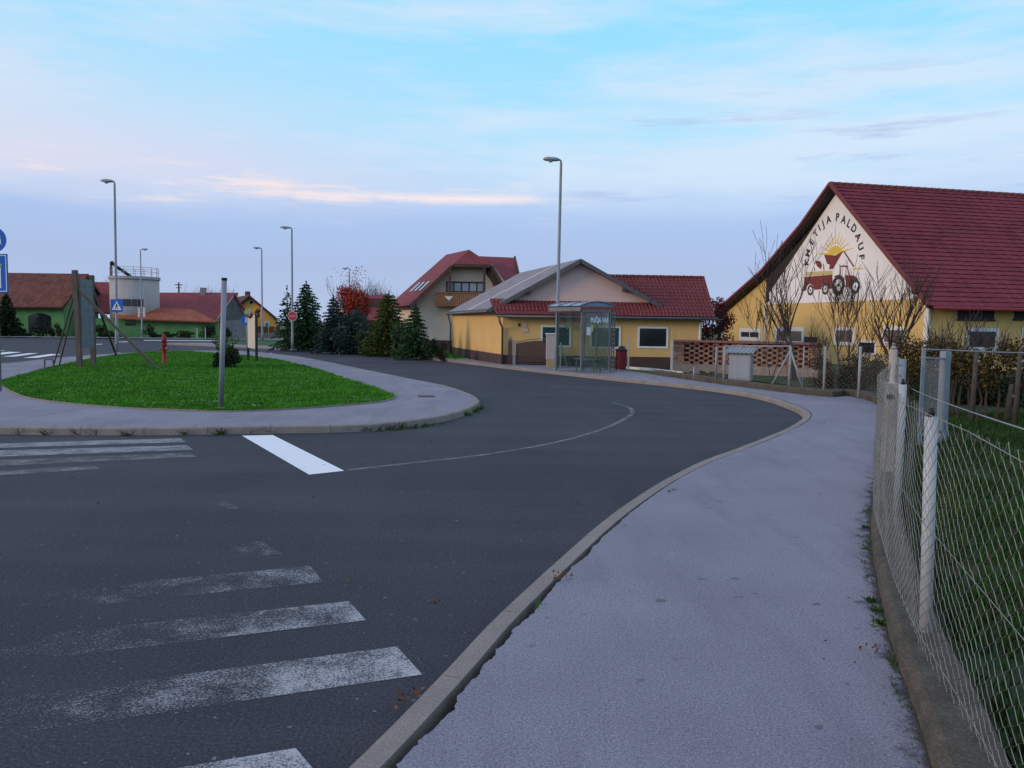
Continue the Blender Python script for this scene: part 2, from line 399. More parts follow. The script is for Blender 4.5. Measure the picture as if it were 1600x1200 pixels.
M_red = mat('hydrant_red', (0.30, 0.022, 0.02), (0.22, 0.02, 0.018), 5, 0.5, streak=0.3)
M_binred = mat('bin_red', (0.19, 0.016, 0.024), (0.14, 0.014, 0.02), 3, 0.5)
M_blue = mat('sign_blue', (0.012, 0.12, 0.48), (0.01, 0.10, 0.42), 2, 0.4)
M_signwhite = mat('sign_white', (0.72, 0.74, 0.76), (0.66, 0.68, 0.70), 2, 0.4)
M_signgreen = mat('sign_green', (0.25, 0.52, 0.18), (0.2, 0.45, 0.16), 2, 0.4)
M_signred = mat('sign_red', (0.48, 0.04, 0.06), (0.42, 0.035, 0.05), 2, 0.4)
M_boardpanel = mat('pale_board', (0.62, 0.53, 0.47), (0.55, 0.47, 0.42), 4, 0.8, streak=0.25)
M_headgreen = mat('board_header', (0.13, 0.21, 0.10), (0.22, 0.24, 0.16), 6, 0.7)
M_bill = mat('billboard_back', (0.12, 0.15, 0.16), (0.17, 0.19, 0.21), 2.5, 0.8, streak=0.7)
M_green = mat('green_render', (0.125, 0.31, 0.11), (0.08, 0.20, 0.075), 0.8, 0.9, streak=0.3)
M_grey = mat('grey_render', (0.26, 0.25, 0.26), (0.19, 0.185, 0.19), 0.8, 0.9, streak=0.3)
M_conc = mat('silo_concrete', (0.40, 0.37, 0.35), (0.33, 0.31, 0.30), 0.6, 0.9, streak=0.4)
M_orange = mat('orange_render', (0.86, 0.43, 0.11), (0.80, 0.39, 0.095), 1, 0.9, streak=0.12)
M_brick = None
M_cab = mat('cabinet_grey', (0.28, 0.29, 0.32), (0.23, 0.24, 0.27), 2, 0.6, streak=0.4)
M_cabpale = mat('cabinet_pale', (0.48, 0.42, 0.41), (0.42, 0.37, 0.36), 2, 0.7, streak=0.3)
M_gate = mat('gate_brown', (0.085, 0.05, 0.045), (0.065, 0.04, 0.038), 3, 0.6)
M_bark = mat('bark', (0.055, 0.042, 0.036), (0.09, 0.075, 0.062), 9, 0.9, bump=0.6, bscale=35)
M_twig = mat('twig', (0.045, 0.032, 0.028), (0.075, 0.05, 0.042), 6, 0.9)
M_conif = leaf_mat('conifer_needles', [(0.018, 0.050, 0.022), (0.034, 0.080, 0.032), (0.044, 0.096, 0.038), (0.024, 0.062, 0.028)])
M_conif2 = leaf_mat('juniper_needles', [(0.042, 0.066, 0.015), (0.08, 0.105, 0.022), (0.056, 0.082, 0.018), (0.10, 0.12, 0.03)])
M_conif3 = leaf_mat('blue_conifer_needles', [(0.020, 0.038, 0.034), (0.034, 0.060, 0.052), (0.042, 0.07, 0.06)])
M_redleaf = leaf_mat('red_maple_leaf', [(0.27, 0.022, 0.022), (0.42, 0.045, 0.035), (0.50, 0.10, 0.03), (0.33, 0.03, 0.035)])
M_darkred = leaf_mat('dark_red_leaf', [(0.10, 0.012, 0.014), (0.16, 0.02, 0.02), (0.07, 0.02, 0.018)])
M_hedge = leaf_mat('autumn_hedge_leaf', [(0.045, 0.032, 0.008), (0.10, 0.065, 0.011), (0.03, 0.032, 0.009), (0.07, 0.042, 0.010), (0.022, 0.02, 0.009)])
M_brownleaf = leaf_mat('brown_shrub_leaf', [(0.028, 0.02, 0.013), (0.05, 0.034, 0.017), (0.026, 0.026, 0.012)])
M_bush = leaf_mat('dark_bush_leaf', [(0.010, 0.024, 0.008), (0.02, 0.042, 0.012), (0.014, 0.03, 0.01)])
M_tile_far = tile_mat('brown_tiles', (0.12, 0.036, 0.025), (0.18, 0.062, 0.038), (1, 0, 0), (0, 0.6, 0.8), 0.3, 0.38, 0.9, 0.7)
M_tile_far2 = tile_mat('maroon_tiles', (0.19, 0.035, 0.04), (0.22, 0.045, 0.05), (1, 0, 0), (0, 0.6, 0.8), 0.3, 0.36, 0.5)
M_tile_rust = tile_mat('rust_tiles', (0.24, 0.065, 0.035), (0.30, 0.09, 0.05), (1, 0, 0), (0, 0.75, 0.66), 0.3, 0.36, 0.5)
M_tile_red = tile_mat('red_tiles', (0.155, 0.031, 0.034), (0.19, 0.04, 0.04), (1, 0, 0), (0, 0.92, 0.39), 0.167, 0.36, 1.0)
M_tile_chalet = tile_mat('chalet_tiles', (0.17, 0.034, 0.042), (0.20, 0.04, 0.048), (0.4, 0.9, 0), (0.6, -0.3, 0.7), 0.3, 0.36, 0.5)
M_corr = None
def corr_mat():
    m, t, b = new_mat('corrugated_sheet')
    pos = t.a('ShaderNodeNewGeometry').outputs['Position']
    nd = t.a('ShaderNodeVectorMath', operation='DOT_PRODUCT'); t.link(pos, nd.inputs[0]); nd.inputs[1].default_value = (-0.243, 0.97, 0)
    wv = t.math('SINE', t.math('MULTIPLY', nd.outputs['Value'], 2 * math.pi / 0.177))
    base = t.mix(t.ramp(t.noise(pos, 1.3, 6, 0.65), [(0.35, 0.0), (0.7, 1.0)]), (0.27, 0.25, 0.27), (0.17, 0.155, 0.165))
    t.link(base, b.inputs['Base Color']); b.inputs['Roughness'].default_value = 0.85
    t.link(t.bump(wv, 0.6, 0.05), b.inputs['Normal']); return m
M_corr = corr_mat()
def brick_mat():
    m, t, b = new_mat('old_brick')
    pos = t.a('ShaderNodeNewGeometry')
    g = t.ramp(pos.outputs['Random Per Island'], [(0, (0.20, 0.075, 0.045)), (0.5, (0.29, 0.115, 0.07)), (1, (0.34, 0.17, 0.11))])
    g = t.mix(t.ramp(t.noise(pos.outputs['Position'], 7, 5), [(0.45, 0.0), (0.75, 0.8)]), g, (0.36, 0.30, 0.26))
    t.link(g, b.inputs['Base Color']); b.inputs['Roughness'].default_value = 0.9
    t.link(t.bump(t.noise(pos.outputs['Position'], 40, 4), 0.5, 0.02), b.inputs['Normal']); return m
M_brick = brick_mat()
M_mortar = mat('mortar', (0.30, 0.25, 0.22), (0.20, 0.16, 0.14), 6, 0.95, bump=0.4)
def glass_mat():
    m, t, b = new_mat('shelter_glass')
    out = m.node_tree.nodes['Material Output']
    tr = t.a('ShaderNodeBsdfTransparent'); tr.inputs[0].default_value = (0.80, 0.85, 0.83, 1)
    gl = t.a('ShaderNodeBsdfGlossy'); gl.inputs['Roughness'].default_value = 0.06; gl.inputs[0].default_value = (0.9, 0.95, 0.95, 1)
    df = t.a('ShaderNodeBsdfDiffuse'); df.inputs[0].default_value = (0.25, 0.30, 0.29, 1)
    m1 = t.a('ShaderNodeMixShader'); m1.inputs[0].default_value = 0.10; t.link(tr.outputs[0], m1.inputs[1]); t.link(df.outputs[0], m1.inputs[2])
    m2 = t.a('ShaderNodeMixShader'); m2.inputs[0].default_value = 0.08; t.link(m1.outputs[0], m2.inputs[1]); t.link(gl.outputs[0], m2.inputs[2])
    t.link(m2.outputs[0], out.inputs['Surface']); return m
M_glass = glass_mat()
M_poly = mat('roof_sheet', (0.22, 0.27, 0.36), (0.17, 0.21, 0.29), 3, 0.25, streak=0.3, spec=0.5)
M_frame = mat('shelter_frame', (0.21, 0.205, 0.215), (0.16, 0.155, 0.165), 3, 0.5, metal=0.3)
M_teal = mat('bench_teal', (0.07, 0.17, 0.17), (0.05, 0.13, 0.13), 4, 0.6)

# ------------------------------------------------------------------ ground, road, pavements
road_pts_right = [(-1.75, 0.3), (-1.35, 1.2), (-0.98, 2.3), (-0.59, 3.37), (-0.32, 4.19), (0.02, 5.24), (1.02, 7.86), (2.34, 10.53), (3.87, 12.88), (5.28, 15.24), (6.12, 17.11), (6.5, 19.11), (6.5, 22.13), (5.49, 25.02), (3.47, 28.3), (1.02, 32.7), (-0.35, 35.1), (-1.5, 37.4), (-3.4, 41.0), (-5.8, 45.2), (-9.4, 50.3), (-12.9, 53.6), (-17.0, 56.3), (-22, 59.5), (-27, 63)]
kr = smooth_line([Vector((x, y, 0)) for x, y in road_pts_right], 6)
fr = [Vector((x, y, 0)) for x, y in [(-27, 63), (-24.5, 68), (-24.2, 77.6)]]
b = MB(); b.face([Vector((-1500, -1500, -0.06)), Vector((1500, -1500, -0.06)), Vector((1500, 1800, -0.06)), Vector((-1500, 1800, -0.06))])
structure(b.build('ground', M_field))
b = MB(); b.face([Vector((-1.75, -12, 0))] + kr + [Vector((-25, 68, 0)), Vector((-22, 76, 0)), Vector((-10, 79, 0)), Vector((-10, 84, 0)), Vector((-31, 79.5, 0)), Vector((-37, 78.6, 0)), Vector((-45, 77.5, 0)), Vector((-140, 70, 0)), Vector((-140, -12, 0))])
structure(b.build('road', M_asph))

def kerb(name, line, h, wd, side, step=1.0, gap=0.008, parent=None, matl=None):
    """kerb stones laid end to end along line (road side), top face to 'side'"""
    b = MB(); L = resample(line, step / 4)
    inn = offset(L, side * wd)
    k = 0
    while k < len(L) - 4:
        seg = L[k:k + 5]; ins = inn[k:k + 5]
        def ends(s):
            s = [v.copy() for v in s]
            s[0] = s[0].lerp(s[1], gap * 2 / step); s[-1] = s[-1].lerp(s[-2], gap * 2 / step); return s
        seg, ins = ends(seg), ends(ins); dz = ru(-0.004, 0.004)
        c = 0.02
        rows = []
        for o, i in zip(seg, ins):
            d = (i - o).normalized()
            rows.append([Z(o, -0.03), Z(o + d * 0.012, h - c + dz), Z(o + d * (0.012 + c), h + dz), Z(i, h + dz), Z(i, -0.03)])
        ids = b.grid(rows)
        b.f.append(ids[0][::-1]); b.m.append(0); b.f.append(ids[-1]); b.m.append(0)
        k += 4
    return b.build(name, matl or M_kerb, parent)
# right-hand pavement: kerb on its road side, low wall on the other
structure(kerb('kerb', kr[:120], 0.12, 0.145, 1))
wall_pts = [(0.6, 0.2), (1.05, 1.4), (1.73, 3.22), (1.95, 3.86), (2.24, 4.74), (2.92, 6.5), (3.53, 7.9), (4.57, 10.05), (5.95, 12.96), (7.4, 15.9), (8.35, 18.2), (8.9, 20.1), (8.98, 21.9)]
for px, py in ((1295, 620), (1195, 609), (1082, 594), (1020, 585)):
    g = G(px, py, 0.12); wall_pts.append((g.x, g.y))
wl = smooth_line([Vector((x, y, 0)) for x, y in wall_pts], 6)
edge_in = offset(kr[:120], 0.145)
pv = []
for i, p in enumerate(resample(edge_in, 0.025)):
    d = max(0.0, 1 - p.y / 9.0)                       # the joint beside the kerb has opened near the corner
    n = noise.noise(Vector((p.x * 3.1, p.y * 3.1, 0))) * 0.5 + 0.5; n2 = 0.7 * noise.noise(Vector((p.x * 9, p.y * 9, 4))) + 0.7 * abs(noise.noise(Vector((p.x * 23, p.y * 23, 8)))) + 0.5 * noise.noise(Vector((p.x * 47, p.y * 47, 2)))
    pv.append((p, 0.014 + d * (0.045 + 0.095 * n * n * 1.6) + 0.03 * n2 * (0.3 + d)))
pt = [p for p, _ in pv]; po = offset(pt, 1.0)
pin = [p + (q - p) * g for (p, g), q in zip(pv, po)]
end_far = [Vector((4.2, 34.5, 0)), Vector((1.5, 36.2, 0)), Vector((-0.7, 37.3, 0)), Vector((-3.9, 46.8, 0)), Vector((-4.6, 46.5, 0))]
lim = [p for p in pin if p.y < 43.5]
poly = [Z(p, 0.12) for p in lim] + [Z(p, 0.12) for p in reversed(end_far)] + [Z(p, 0.12) for p in reversed(wl)]
b = MB(); b.face(poly); structure(b.build('pavement', M_pave))
lo = offset(resample(edge_in, 0.5), -0.02)
b = MB(); ll = [p for p in lo if p.y < 43]; lr = offset(ll, 0.5); b.grid([[Z(p, 0.02), Z(q, 0.02)] for p, q in zip(ll, lr)])
structure(b.build('joint_soil', M_soil))

# traffic island
isl = [(-30, 14.2), (-20, 13.4), (-14, 13.25), (-8.36, 13.25), (-7.29, 13.25), (-5.89, 13.39), (-4.31, 13.72), (-2.76, 14.12), (-1.86, 14.84), (-1.1, 16.4), (-0.74, 18.57), (-0.98, 20.5), (-1.82, 23.29), (-3.27, 26.3), (-6.0, 31.91), (-10.11, 40.35), (-12.9, 44.7), (-15.1, 47.6), (-17.3, 48.6), (-19.4, 47.2), (-20.7, 42.4), (-20.6, 36.79), (-19.9, 31.6), (-22, 27.5), (-30, 24.0)]
il = smooth_line([Vector((x, y, 0)) for x, y in isl], 6)
b = MB(); b.face([Z(p, 0.12) for p in offset(il, -0.10)]); structure(b.build('island_pavement', M_pave))
structure(kerb('island_kerb', il, 0.125, 0.13, -1))
gpx = [(0, 600), (40, 620), (120, 632), (240, 640), (350, 643), (450, 640), (560, 632), (600, 627), (614, 620), (590, 608), (540, 592), (480, 573), (420, 560), (350, 553), (270, 549), (180, 555), (100, 570), (40, 585), (3, 596)]
gl_ = smooth_line([Z(G(x, y, 0.12), 0) for x, y in gpx], 6, True)
def gz(x, y): return 0.135 + 0.02 * noise.noise(Vector((x * 0.5, y * 0.5, 0)))
b = MB(); b.face([Z(p, 0.128) for p in gl_]); structure(b.build('lawn_soil', M_lawn))
structure(kerb('lawn_edging', gl_ + gl_[:1], 0.15, 0.06, 1, matl=M_kerb))

def blades(name, poly, count, hmin, hmax, matl, z=0.13, wd=0.012, dens=None, lab=None, near_bias=None):
    xs = [p[0] for p in poly]; ys = [p[1] for p in poly]
    x0, x1, y0, y1 = min(xs), max(xs), min(ys), max(ys)
    V = []; Fc = []; n = 0; tries = 0
    while n < count and tries < count * 12:
        tries += 1
        y = y0 + (y1 - y0) * (rnd() ** near_bias if near_bias else rnd()); x = ru(x0, x1)
        if not inside(x, y, poly): continue
        k = noise.noise(Vector((x * 1.1, y * 1.1, 2))) + 0.5 * noise.noise(Vector((x * 4, y * 4, 7)))
        if k < -0.35 and rnd() < 0.6: continue
        h = ru(hmin, hmax) * (1 + 0.5 * k); a = rnd() * 6.283; lean = ru(0.1, 0.8) * h; la = rnd() * 6.283
        w_ = wd * ru(0.6, 1.3); i = len(V)
        V += [(x - w_ * math.cos(a), y - w_ * math.sin(a), z), (x + w_ * math.cos(a), y + w_ * math.sin(a), z), (x + lean * math.cos(la), y + lean * math.sin(la), z + h)]
        Fc.append((i, i + 1, i + 2)); n += 1
    me = bpy.data.meshes.new(name); me.from_pydata(V, [], Fc); me.materials.append(matl); me.update()
    o = bpy.data.objects.new(name, me); col.objects.link(o)
    return stuff(o, lab or 'short mown green grass', 'grass')
blades('grass', offset(gl_, 0.04, True), 110000, 0.03, 0.075, M_blade, 0.125, 0.016, lab='bright green mown grass covering the traffic island', near_bias=1.7)

b = MB(); n_ = 0
while n_ < 900:
    y = 16 + 26 * rnd() ** 1.6; x = ru(-19, -3)
    if not inside(x, y, gl_) or noise.noise(Vector((x * 0.6, y * 0.6, 31))) < 0.02: continue
    s = ru(0.018, 0.04); z = 0.16 + ru(0, 0.03); a = rnd() * 6.28
    b.face([(x + s * math.cos(a + k * 1.57), y + s * math.sin(a + k * 1.57), z + ru(-.008, .008)) for k in range(4)]); n_ += 1
stuff(b.build('clover', leaf_mat('clover_leaf', [(0.05, 0.16, 0.03), (0.16, 0.30, 0.14), (0.30, 0.36, 0.24), (0.10, 0.20, 0.05)]), recalc=False), 'pale clover flecks sprinkled through the island lawn', 'clover')
# grass strips by the conifers and the far corner, far pavements
def sheet(name, pts, z, m):
    b = MB(); b.face([Z(p, z) for p in pts]); return structure(b.build(name, m))
strip = [Vector(p + (0,)) for p in [(-2.9, 41.2), (-5.5, 45.6), (-9.2, 50.8), (-12.6, 54.1), (-13.6, 56.6), (-8, 57), (-3, 50), (-1.4, 45)]]
sheet('conifer_verge', strip, 0.10, M_lawn)
blades('verge_grass', strip, 9000, 0.05, 0.12, M_blade, 0.10, 0.03, lab='grass verge under the row of conifers')
kerb_far = kr[118:]
structure(kerb('verge_kerb', kerb_far, 0.10, 0.15, 1))
sheet('far_corner_pavement', [Vector(p + (0,)) for p in [(-9.6, 50.75), (-13.0, 53.9), (-17.0, 56.55), (-22, 59.8), (-27, 63.3), (-24.8, 66), (-20, 61.4), (-15.5, 58.4), (-12.8, 56.2)]], 0.104, M_pave)
sheet('far_corner_lawn', [Vector(p + (0,)) for p in [(-24.6, 66.3), (-19.8, 61.6), (-15.4, 58.6), (-13, 57), (-8, 57.2), (-8, 72), (-21, 76)]], 0.10, M_lawn)
sheet('far_pavement', [Vector(p + (0,)) for p in [(-140, 70.3), (-45, 77.8), (-37, 78.9), (-31, 79.8), (-10, 84.4), (-10, 88), (-31, 83.2), (-60, 80.2), (-140, 74)]], 0.09, M_pave)

# garden behind the near fence
garden = [Vector((1.3, 0.2, 0)), Vector((2.0, 2.9, 0)), Vector((2.45, 4.4, 0)), Vector((3.1, 6.2, 0)), Vector((4.6, 9.5, 0)), Vector((6.4, 13.1, 0)), Vector((8.7, 18, 0)), Vector((9.3, 20.5, 0)), Vector((9.4, 22, 0)), Vector((8.8, 26.5, 0)), Vector((7.2, 31.5, 0)), Vector((14, 55, 0)), Vector((45, 50, 0)), Vector((45, 0.2, 0))]
sheet('garden_soil', garden, 0.09, M_gbase)
blades('garden_grass', [Vector((1.5, 1.0, 0)), Vector((2.0, 2.9, 0)), Vector((2.5, 4.4, 0)), Vector((3.15, 6.2, 0)), Vector((4.7, 9.5, 0)), Vector((6.5, 13.1, 0)), Vector((9, 18, 0)), Vector((16, 18, 0)), Vector((12, 9, 0)), Vector((6, 1.0, 0))], 70000, 0.04, 0.13, M_gblade, 0.09, 0.010, lab='dark green garden grass behind the wire fence', near_bias=1.5)
# low wall along the garden side of the pavement
L = resample(wl, 0.25); b = MB(); rows = []
for p, q, a in zip(L, offset(L, 0.26), range(len(L))):
    n = lambda k: 0.012 * noise.noise(Vector((p.x * 2.3, p.y * 2.3, k)))
    d = (q - p).normalized(); h = 0.235 + 0.05 * max(0, min(1, (p.y - 12) / 10))
    rows.append([Z(p + d * n(1), 0.05), Z(p + d * (0.01 + n(2)), h - 0.04 + n(3)), Z(p + d * (0.05 + n(4)), h + n(5)), Z(q, h + n(6)), Z(q, 0.02)])
b.grid(rows); tag(b.build('garden_wall', M_wallbase), 'low mossy concrete wall edging the pavement under the wire fences', 'wall')

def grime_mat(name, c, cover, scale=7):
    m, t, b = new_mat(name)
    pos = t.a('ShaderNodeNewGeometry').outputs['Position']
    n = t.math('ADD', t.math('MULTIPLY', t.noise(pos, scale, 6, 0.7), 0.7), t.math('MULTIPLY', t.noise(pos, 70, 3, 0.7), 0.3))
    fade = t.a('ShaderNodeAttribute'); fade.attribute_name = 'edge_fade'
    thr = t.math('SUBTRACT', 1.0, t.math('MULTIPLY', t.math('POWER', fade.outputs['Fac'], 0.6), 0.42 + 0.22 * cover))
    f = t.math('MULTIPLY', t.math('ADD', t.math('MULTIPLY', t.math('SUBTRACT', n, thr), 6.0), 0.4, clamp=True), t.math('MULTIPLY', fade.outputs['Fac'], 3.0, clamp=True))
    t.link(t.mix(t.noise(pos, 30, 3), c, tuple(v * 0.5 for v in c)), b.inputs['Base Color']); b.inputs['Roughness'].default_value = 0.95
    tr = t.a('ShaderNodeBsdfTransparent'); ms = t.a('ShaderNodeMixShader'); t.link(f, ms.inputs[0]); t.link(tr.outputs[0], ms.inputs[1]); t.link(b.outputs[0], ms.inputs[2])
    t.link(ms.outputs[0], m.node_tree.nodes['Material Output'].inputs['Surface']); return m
def strip_(name, line, w0, w1, z, m):
    """ribbon of dirt lying along a line, thinning out towards its far edge"""
    b = MB(); rows = [offset(line, w0 + (w1 - w0) * k / 4) for k in range(5)]
    b.grid([[Z(r_[i], z) for r_ in rows] for i in range(len(line))]); o = b.build(name, m)
    at = o.data.attributes.new('edge_fade', 'FLOAT', 'POINT'); at.data.foreach_set('value', [1 - (i % 5) / 4 for i in range(len(o.data.vertices))])
    return structure(o)
Lw = [p for p in resample(wl, 0.3) if p.y > 0.5]
strip_('wall_foot_dirt', Lw, 0.02, -0.10, 0.126, grime_mat('wall_dirt', (0.07, 0.06, 0.045), 0.85))
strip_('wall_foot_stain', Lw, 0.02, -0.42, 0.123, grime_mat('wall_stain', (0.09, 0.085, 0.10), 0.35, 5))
strip_('kerb_foot_dust', [p for p in il if p.x > -25 and p.y < 30], 0.02, 0.16, 0.003, grime_mat('kerb_dust', (0.17, 0.14, 0.12), 0.6))
strip_('kerb_foot_grit', kr[:118], 0.0, -0.09, 0.003, grime_mat('kerb_grit', (0.16, 0.13, 0.115), 0.35))
# ------------------------------------------------------------------ road markings
def marking(name, poly, m, z=0.004):
    b = MB(); b.face([Z(p, z) for p in poly]); return structure(b.build(name, m))
ax = Vector((-0.932, -0.362, 0))
zeb = [((470, 1168), (497, 1204), 2.3, 0.40, 0.85), ((620, 1011), (660, 1055), 2.6, 0.42, 0.92), ((545, 940), (572, 970), 2.7, 0.50, 0.92), ((485, 885), (505, 910), 2.6, 0.60, 0.94), ((408, 846), (440, 866), 0.45, 0.66, 0.92), ((352, 783), (374, 795), 0.6, 0.72, 0.95)]
for i, (a, c, ln, w0, w1) in enumerate(zeb):
    A, C_ = G(*a), G(*c)
    if i == 0: A, C_ = G(462, 1170), G(500, 1215)
    s = ax.dot(A)
    m = paint_mat('worn_zebra_paint', 0.5, (0.50, 0.49, 0.515), axis=ax, a0=s, a1=s + ln, w0=w0, w1=w1)
    marking('zebra_stripe', [A, C_, C_ + ax * ln, A + ax * ln], m)
m_left = paint_mat('grey_zebra_paint', 0.40, (0.27, 0.26, 0.28))
m_left2 = paint_mat('faint_zebra_paint', 0.52, (0.20, 0.19, 0.205))
for (p, mm) in (([(-60, 695), (282, 685), (291, 691), (-60, 702)], m_left), ([(-60, 706), (292, 696), (302, 703), (-60, 716)], m_left), ([(-60, 722), (296, 708), (308, 714), (-60, 731)], m_left2), ([(-60, 740), (150, 728), (156, 733), (-60, 747)], m_left2)):
    marking('zebra_stripe', [G(*q) for q in p], mm)
m_new = paint_mat('fresh_paint', 0.13, (0.80, 0.80, 0.82))
marking('stop_line', [G(*q) for q in [(378, 681), (426, 680), (538, 736), (483, 742)]], m_new)
m_arc = paint_mat('faded_line_paint', 0.45, (0.15, 0.14, 0.15))
arc = smooth_line([G(*q) for q in [(540, 734), (640, 723), (760, 709), (860, 692), (930, 673), (972, 655), (984, 645), (980, 637), (955, 630)]], 8)
ao = offset(arc, 0.10); b = MB(); b.grid([[Z(p, 0.004), Z(q, 0.004)] for p, q in zip(arc, ao)]); structure(b.build('faded_line', m_arc))
m_far = paint_mat('far_paint', 0.10, (0.78, 0.78, 0.80))
for p in ([(4, 557.3), (24, 557), (60, 552), (44, 552)], [(36, 559.3), (58, 559), (96, 553.6), (78, 553.3)], [(-40, 556), (-14, 555.6), (34, 550.4), (14, 549.8)], [(-60, 552.5), (-40, 552), (10, 548), (-8, 547.8)]):
    marking('far_zebra_stripe', [G(*q) for q in p], m_far)
for p in ([(183, 534.6), (206, 534.3), (206, 533.6), (183, 533.9)], [(225, 532.0), (342, 532.6), (342, 531.8), (225, 531.3)], [(404, 554.2), (423, 551.6), (427, 552.6), (409, 555.2)], [(433, 559.5), (447, 559), (447, 560), (436, 560.6)], [(145, 538.5), (160, 538), (160, 537.4), (145, 537.8)]):
    marking('far_line', [G(*q) for q in p], m_far)
m_ghost = paint_mat('ghost_yellow_paint', 0.72, (0.30, 0.25, 0.14))
for p in ([(560, 577), (600, 575), (608, 577), (566, 579.5)], [(612, 580), (640, 580), (640, 581.5), (612, 581.5)], [(855, 603), (880, 601), (886, 604), (862, 606)], [(930, 602), (954, 600), (960, 603), (936, 605)]):
    marking('ghost_mark', [G(*q) for q in p], m_ghost)
# gully grate set in the island pavement, open joints
b = MB(); gp = [G(*q, 0.124) for q in [(652, 618), (678, 618), (680, 620.5), (654, 620.5)]]; b.slab([Z(p, 0.127) for p in gp], 0.02)
tag(b.build('drain_cover', mat('rust_iron', (0.09, 0.045, 0.035), (0.05, 0.03, 0.03), 9, 0.8)), 'rusty rectangular drain cover in the island pavement', 'drain cover')

# ------------------------------------------------------------------ street lamps
def make_lamp():
    r = thing('street_lamp', (0, 0, 0), '', 'street lamp', 'street lamps along the roads')
    b = MB(); b.lathe((0, 0, 0), [(0.095, 0), (0.095, 0.9), (0.09, 0.95), (0.072, 1.0), (0.052, 8.2), (0.04, 8.3)], 14); b.build('pole', M_pole, r, True)
    b = MB(); b.lathe((0, 0, 0), [(0.16, 0), (0.16, 0.02), (0.11, 0.05)], 14); b.build('base_flange', M_galv, r)
    b = MB(); b.box((0, -0.094, 0.6), (0.08, 0.012, 0.3)); b.build('hatch', M_galv, r, bevel=0.004)
    b = MB(); b.tube([(0, 0, 8.2), (0, 0, 8.33), (-0.06, 0, 8.38), (-0.14, 0, 8.39)], 0.04, 8); b.build('spigot', M_pole, r, True)
    b = MB()
    rows = []
    for x, wd, zt, zb in ((-0.08, 0.07, 8.43, 8.35), (-0.2, 0.12, 8.47, 8.34), (-0.5, 0.14, 8.485, 8.34), (-0.66, 0.11, 8.46, 8.36), (-0.72, 0.05, 8.42, 8.38)):
        rows.append([(x, -wd, zb), (x, -wd * 0.9, (zt + zb) / 2), (x, -wd * 0.5, zt), (x, wd * 0.5, zt), (x, wd * 0.9, (zt + zb) / 2), (x, wd, zb)])
    ids = b.grid(rows, closed=True); b.f += [ids[0][::-1], ids[-1]]; b.m += [0, 0]
    h = b.build('lamp_head', M_galv, r, True)
    b = MB(); b.lathe((-0.42, 0, 8.27), [(0.03, 0), (0.09, 0.03), (0.12, 0.075)], 12); b.build('lens', M_lens, h, True)
    return r
lamp = make_lamp()
lamps = [(869, 577, 8.48, 0.0, 'tall grey street lamp beside the glass bus shelter'),
         (183, 552, 9.0, 0.0, 'grey street lamp carrying the square blue crossing sign'),
         (457, 547, 7.7, 0.0, 'grey street lamp carrying the round red sign before the conifers'),
         (410, 535, 7.97, 0.0, 'slim grey street lamp standing in front of the orange house'),
         (222, 527, 8.86, math.pi, 'distant street lamp with two pale plates, in front of the concrete silo'),
         (546, 536, 7.6, 0.0, 'distant street lamp rising behind the red tree')]
LP = {}
for i, (px, py, h, rz, lab) in enumerate(lamps):
    p = G(px, py, 0.11); s = (h - 0.1) / 8.4
    if i == 5: p = AT(546, 530, 80); p.z = 0; s = (AT(546, 419, 80).z) / 8.45
    o = lamp if i == 0 else dup(lamp, p, rz, lab)
    o.location = p; o.scale = (1, 1, s); o['label'] = lab; LP[px] = p
    if px in (869, 183): o.rotation_euler = (0, R(0.35), rz)
p = LP[222]
for k, dx in enumerate((-0.22, 0.30)):
    b = MB(); b.box((p.x + dx, p.y - 0.12, 2.6), (0.22, 0.05, 0.95)); b.bar((p.x, p.y - 0.08, 2.6), (p.x + dx, p.y - 0.08, 2.6), 0.05)
    tag(b.build('lamp_plate', M_boardpanel), ('narrow pale plate on the silo lamp post, the one nearer the blue crossing sign', 'narrow pale plate on the silo lamp post, the one nearer the orange house')[k], 'sign plate', 'plates on the distant lamp')

# ------------------------------------------------------------------ signs, posts, hydrant, boards
def facing(p): return math.atan2(-p.x * -1, p.y) if False else -math.atan2(p.x, p.y)
p = LP[183]
c = AT(182.5, 477.5, p.y - 0.14)
r = thing('crossing_sign', c, 'square blue pedestrian crossing sign clamped to a lamp post', 'road sign')
def plate(b, c, wd, ht, th=0.02, rz=0.0): b.box(c, (wd, th, ht), rz); return b
b = MB(); plate(b, c, 0.64, 0.66); b.build('plate', M_blue, r, bevel=0.01)
b = MB(); b.slab([c + Vector((x, -0.013, z)) for x, z in ((-0.25, -0.22), (0.25, -0.22), (0, 0.24))], 0, off=(0, -0.004, 0)); tri = b.build('triangle', M_signwhite, r)
b = MB(); y = -0.019
def flat(b, pts, y, th=0.003): b.slab([c + Vector((px_, y, pz_)) for px_, pz_ in pts], 0, off=(0, -th, 0))
flat(b, [(-0.02 + 0.035 * math.cos(k * 0.785), 0.09 + 0.035 * math.sin(k * 0.785)) for k in range(8)], y)
flat(b, [(-0.05, 0.05), (0.03, 0.05), (0.035, -0.06), (-0.04, -0.06)], y)
flat(b, [(-0.04, -0.06), (0.0, -0.06), (-0.07, -0.18), (-0.11, -0.18)], y); flat(b, [(0.0, -0.06), (0.035, -0.06), (0.09, -0.18), (0.05, -0.18)], y)
flat(b, [(0.03, 0.05), (0.035, 0.02), (0.10, -0.03), (0.10, 0.0)], y); b.build('walker_symbol', M_black, tri)
for zz in (0.15, -0.15):
    b = MB(); b.bar(c + Vector((0, 0.0, zz)), c + Vector((0, 0.14, zz)), 0.06); b.build('clamp', M_galv, r)

